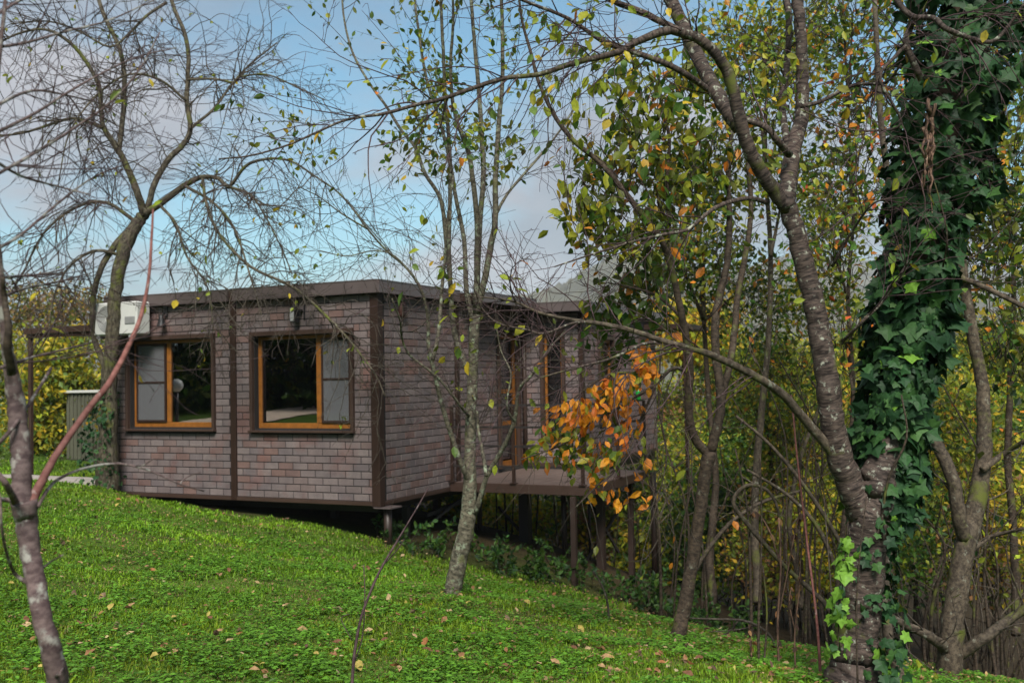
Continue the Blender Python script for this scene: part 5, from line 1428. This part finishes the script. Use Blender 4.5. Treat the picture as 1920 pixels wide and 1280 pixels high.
for i, (pts, Y) in enumerate([([(1560, 1150), (1470, 1060), (1400, 980), (1375, 940), (1400, 910), (1440, 920), (1462, 970), (1462, 1060)], 8.6), ([(1290, 1100), (1350, 1000), (1420, 945), (1500, 920)], 12.0), ([(1600, 1080), (1560, 990), (1500, 900), (1440, 830), (1380, 780)], 10.2), ([(1580, 1120), (1540, 1000), (1480, 930), (1400, 880)], 10.8)]):
    stick("arching_stem", "grey arching bare stem looping over the edge of the thicket", "stem", [(pts, [10, 8, 5])], Y, MT['grey'], None, "arching stems of the thicket", (pts[0][0], pts[0][1]))

# leafy weeds in the shade below deck
for i, (px_, py_, s_, Y) in enumerate([(790, 1015, 1.0, 13.2), (850, 1000, 1.1, 14.0), (930, 1045, 1.0, 13.4), (985, 1060, 1.0, 13.2), (1030, 1070, 1.1, 13.3), (1120, 1080, 1.1, 13.8), (1165, 1100, 1.0, 13.6), (1215, 1105, 1.2, 13.4), (1250, 1115, 1.0, 13.0), (1340, 1120, 1.0, 11.8), (1400, 1130, 1.0, 11.4), (745, 1000, .8, 13.8), (1060, 1050, 1.0, 14.6), (1290, 1090, 1.2, 13.2)]):
    b_ = foot(px_, py_, Y)
    t = Tree("leafy_weed", ("dark green leafy weed clump in the shade under the cabin corner" if px_ < 900 else "dark green leafy weed clump in the shade by the deck posts" if px_ < 1200 else "dark green leafy weed clump where the lawn meets the thicket"), "plant", b_, MT['dark'], MT['dark'], "weeds along the shaded edge of the lawn")
    for _ in range(13):
        d = nrm(rng.normal(0, .5, 3) + [0, 0, 1]); L_ = rng.uniform(.15, .5) * s_
        p0_ = b_ + rng.normal(0, .22, 3) * [1, 1, 0] * s_
        p0_[2] = gz1(p0_[0], p0_[1])
        q = smooth_pts([p0_, p0_ + d * L_ * .6, p0_ + d * L_ + [d[0] * .1, d[1] * .1, -.05]], 4)
        t.tw.tube(q, np.linspace(.005, .002, len(q)), 3)
        for p_ in q[3:]: t.tips.append((p_, d))
    t.leaf_tips(1.0, (.045, .10), [(DKG, 2), (GREEN, 4), ((.05, .12, .03), 2)], 3, .2)
    t.tw.build("stems", MT['dark'], t.root, True, t.base, kind='stuff'); t.tw = MB()
    t.done(crown='leaves')

# bottle on the deck rail
bw = W(DX + .05, DY1 - .30, 1.193)
bt = thing("bottle", "small green glass bottle standing on the deck railing", "bottle", bw)
def lathe(prof, n=14):
    V = [(bw[0] + r * math.cos(2 * math.pi * i / n), bw[1] + r * math.sin(2 * math.pi * i / n), bw[2] + z) for r, z in prof for i in range(n)]
    return V, [(k * n + i, k * n + (i + 1) % n, (k + 1) * n + (i + 1) % n, (k + 1) * n + i) for k in range(len(prof) - 1) for i in range(n)]
m = MB(); m.add(*lathe([(0, 0), (.036, .0), (.038, .01), (.038, .10), (.03, .135), (.015, .16)])); m.build("body", plain("green_glass", (.02, .42, .05), .15, 0, .05, spec=.6), bt, True)
m = MB(); m.add(*lathe([(.015, .16), (.014, .215), (.018, .217), (.018, .23), (0, .231)])); m.build("neck", MT['white'], bt, True)

# ------------------------------------------------------------------ fallen leaves, each its own
flm = []
for c in ((.34, .21, .11), (.24, .12, .06), (.40, .28, .16), (.15, .07, .04), (.36, .28, .08), (.28, .12, .05), (.10, .06, .04), (.18, .12, .08)):
    m = MB(); v = OVAL_V.copy() * [1, 1.15, 1]; v[:, 2] += rng.normal(0, .07, len(v)) + .12 * (v[:, 0] - .5) ** 2; m.add(v - [.5, 0, 0], OVAL_Q, OVAL_T, c)
    me = m.mesh("fallen_leaf"); me.materials.append(MT['dryleaf']); flm.append(me)
def lawn_point(px, py):
    d = ray(px, py); lo, hi = 2.0, 30.0
    t = np.linspace(2.5, 18, 160); q = CAM + d[None] * t[:, None]
    k = np.argmax(q[:, 2] < gz(q[:, 0], q[:, 1])); return q[k] if k else None
n_f = 0
while n_f < 290:
    px_ = rng.uniform(10, 1560); py_ = rng.uniform(940, 1278)
    if rng.random() > (.55 if px_ < 700 else 1.0): continue
    q = lawn_point(px_, py_)
    if q is None or q[1] > 14 or lawn_mask(np.array(q[0]), np.array(q[1])) < .4: continue
    o = bpy.data.objects.new("fallen_leaf", flm[rng.integers(len(flm))])
    o.location = (q[0], q[1], gz1(q[0], q[1]) + rng.uniform(.035, .06))
    o.rotation_euler = (rng.normal(0, .35), rng.normal(0, .35), rng.uniform(0, 6.28))
    s_ = rng.uniform(.04, .082); o.scale = (s_, s_, s_)
    link(o, None, label="dry brown fallen leaf lying on the green lawn", category="leaf", group="fallen leaves on the lawn")
    n_f += 1

# the smaller litter between them
lit = MB(); m_ = 26000
px_ = rng.uniform(-5.5, 4.2, m_); py_ = rng.uniform(4.0, 13.5, m_)
kk = (lawn_mask(px_, py_) > .35) & (rng.random(m_) < np.clip(.16 + .15 * px_, .10, .8)); px_, py_ = px_[kk], py_[kk]
pos = np.stack([px_, py_, gz(px_, py_) + rng.uniform(.02, .055, len(px_))], -1)
add_leaves(lit, pos, rand_dirs(len(pos)) * [1, 1, .3], np.array([0, 0, 1.0]) + rng.normal(0, .4, (len(pos), 3)), rng.uniform(.022, .05, len(pos)), pick([((.30, .19, .10), 3), ((.20, .11, .05), 3), ((.36, .27, .08), 1.5), ((.10, .06, .04), 2), ((.40, .30, .18), 1)], len(pos)), 'oval')
lit.build("leaf_litter", MT['dryleaf'], None, False, kind="stuff", label="scatter of small dry leaf scraps caught in the grass", category="leaf litter")

# ------------------------------------------------------------------ grass and clover
def scatter(n, ylo, yhi, power):
    u = rng.random(n)
    y = ylo * (yhi / ylo) ** (u ** power)
    x = rng.uniform(-1, 1, n) * (y * .53 + .6)
    k = (lawn_mask(x, y) * rng.uniform(.75, 1.1, n)) > .45
    house = unW_arr(x, y); k &= ~((house[0] > -4.5) & (house[0] < .1) & (house[1] > .25))
    return x[k], y[k]
def unW_arr(x, y):
    dx, dy = x - HC[0], y - HC[1]
    return CT * dx + ST * dy, -ST * dx + CT * dy
_tab = rng.random((256, 256))
def vnoise(x, y, sc, oct_=3):
    r = np.zeros_like(x); amp, tot = 1.0, 0
    for k in range(oct_):
        u, v = x * sc * 2 ** k + 37.3 * k + 100, y * sc * 2 ** k + 11.9 * k + 100
        i, j = np.floor(u).astype(int), np.floor(v).astype(int); fu, fv = u - i, v - j
        fu, fv = fu * fu * (3 - 2 * fu), fv * fv * (3 - 2 * fv)
        g = lambda a, b: _tab[a % 256, b % 256]
        r += amp * ((g(i, j) * (1 - fu) + g(i + 1, j) * fu) * (1 - fv) + (g(i, j + 1) * (1 - fu) + g(i + 1, j + 1) * fu) * fv)
        tot += amp; amp *= .55
    return np.clip((r / tot - .5) * 1.9 + .5, 0, 1)
gb = MB()
x, y = scatter(330000, 3.3, 19.5, .95)
n = len(x); z = gz(x, y)
patch = vnoise(x, y, .9)
fine = vnoise(x, y, 4.0)
yellow = vnoise(x + 40, y + 17, .55)
bare = vnoise(x + 9, y + 71, 2.2)
h = (.020 + .030 * rng.random(n) ** 1.6 + .045 * np.clip(fine - .45, 0, 1) * patch) * np.where(bare > .70, .5, 1) * np.where(y > 10, 1.1, 1)
a = rng.uniform(0, 6.283, n); lean = rng.uniform(.15, 1.15, n)
wd = (.0022 + .0014 * rng.random(n)) * np.clip(y / 5, 1, 3.2)
ca, sa = np.cos(a), np.sin(a)
pb = np.stack([x, y, z - .005], -1)
sd = np.stack([-sa, ca, np.zeros(n)], -1) * wd[:, None]
mid = pb + np.stack([ca * lean * h * .35, sa * lean * h * .35, h * .62], -1)
tip = pb + np.stack([ca * lean * h, sa * lean * h, h * (1.05 - lean * .25)], -1)
V = np.stack([pb - sd, pb + sd, mid + sd * .75, mid - sd * .75, tip], 1).reshape(-1, 3)
o5 = (np.arange(n) * 5)[:, None]
col = np.array([.130, .255, .012]) * (.65 + .6 * patch[:, None]) * rng.uniform(.5, 1.45, (n, 1)) + np.array([.085, .060, .004]) * (np.clip(yellow[:, None] * 2.0 - .45, 0, 1.2) * rng.random((n, 1)))
dry = rng.random(n) < .03 + .05 * (x > 0) + .45 * (bare > .70); col[dry] = np.array([.23, .17, .07]) * rng.uniform(.6, 1.2, (dry.sum(), 1))
gb.add(V, o5 + np.array([0, 1, 2, 3]), o5 + np.array([3, 2, 4]), np.repeat(np.clip(col, 0, .8), 5, 0))
gb.build("grass", MT['grass'], None, False, kind="stuff", label="short bright green grass covering the lawn", category="grass")
cb = MB()
x, y = scatter(95000, 3.3, 12.0, .9)
cl = vnoise(x + 5, y + 33, 2.4) + rng.normal(0, .30, len(x)) > .62
x, y = x[cl], y[cl]; n = len(x); bg_ = rng.choice([.8, 1, 1.5], n)
for k in range(3):
    a = rng.uniform(0, .6, n) + k * 2.094 + (x * 57 % 6.28)
    pos = np.stack([x, y, gz(x, y) + rng.uniform(.025, .06, n)], -1)
    d = np.stack([np.cos(a), np.sin(a), rng.uniform(-.2, .25, n)], -1)
    cc = np.array([.095, .225, .020]) * rng.uniform(.5, 1.5, (n, 1))
    add_leaves(cb, pos, d, np.array([0, 0, 1.0]) + rng.normal(0, .25, (n, 3)), rng.uniform(.016, .036, n) * bg_, cc, 'simple')
cb.build("clover", MT['grass'], None, False, kind="stuff", label="clover and small round leaves mixed into the grass", category="clover")

for o in bpy.data.objects:
    if "_o" in o: del o["_o"]
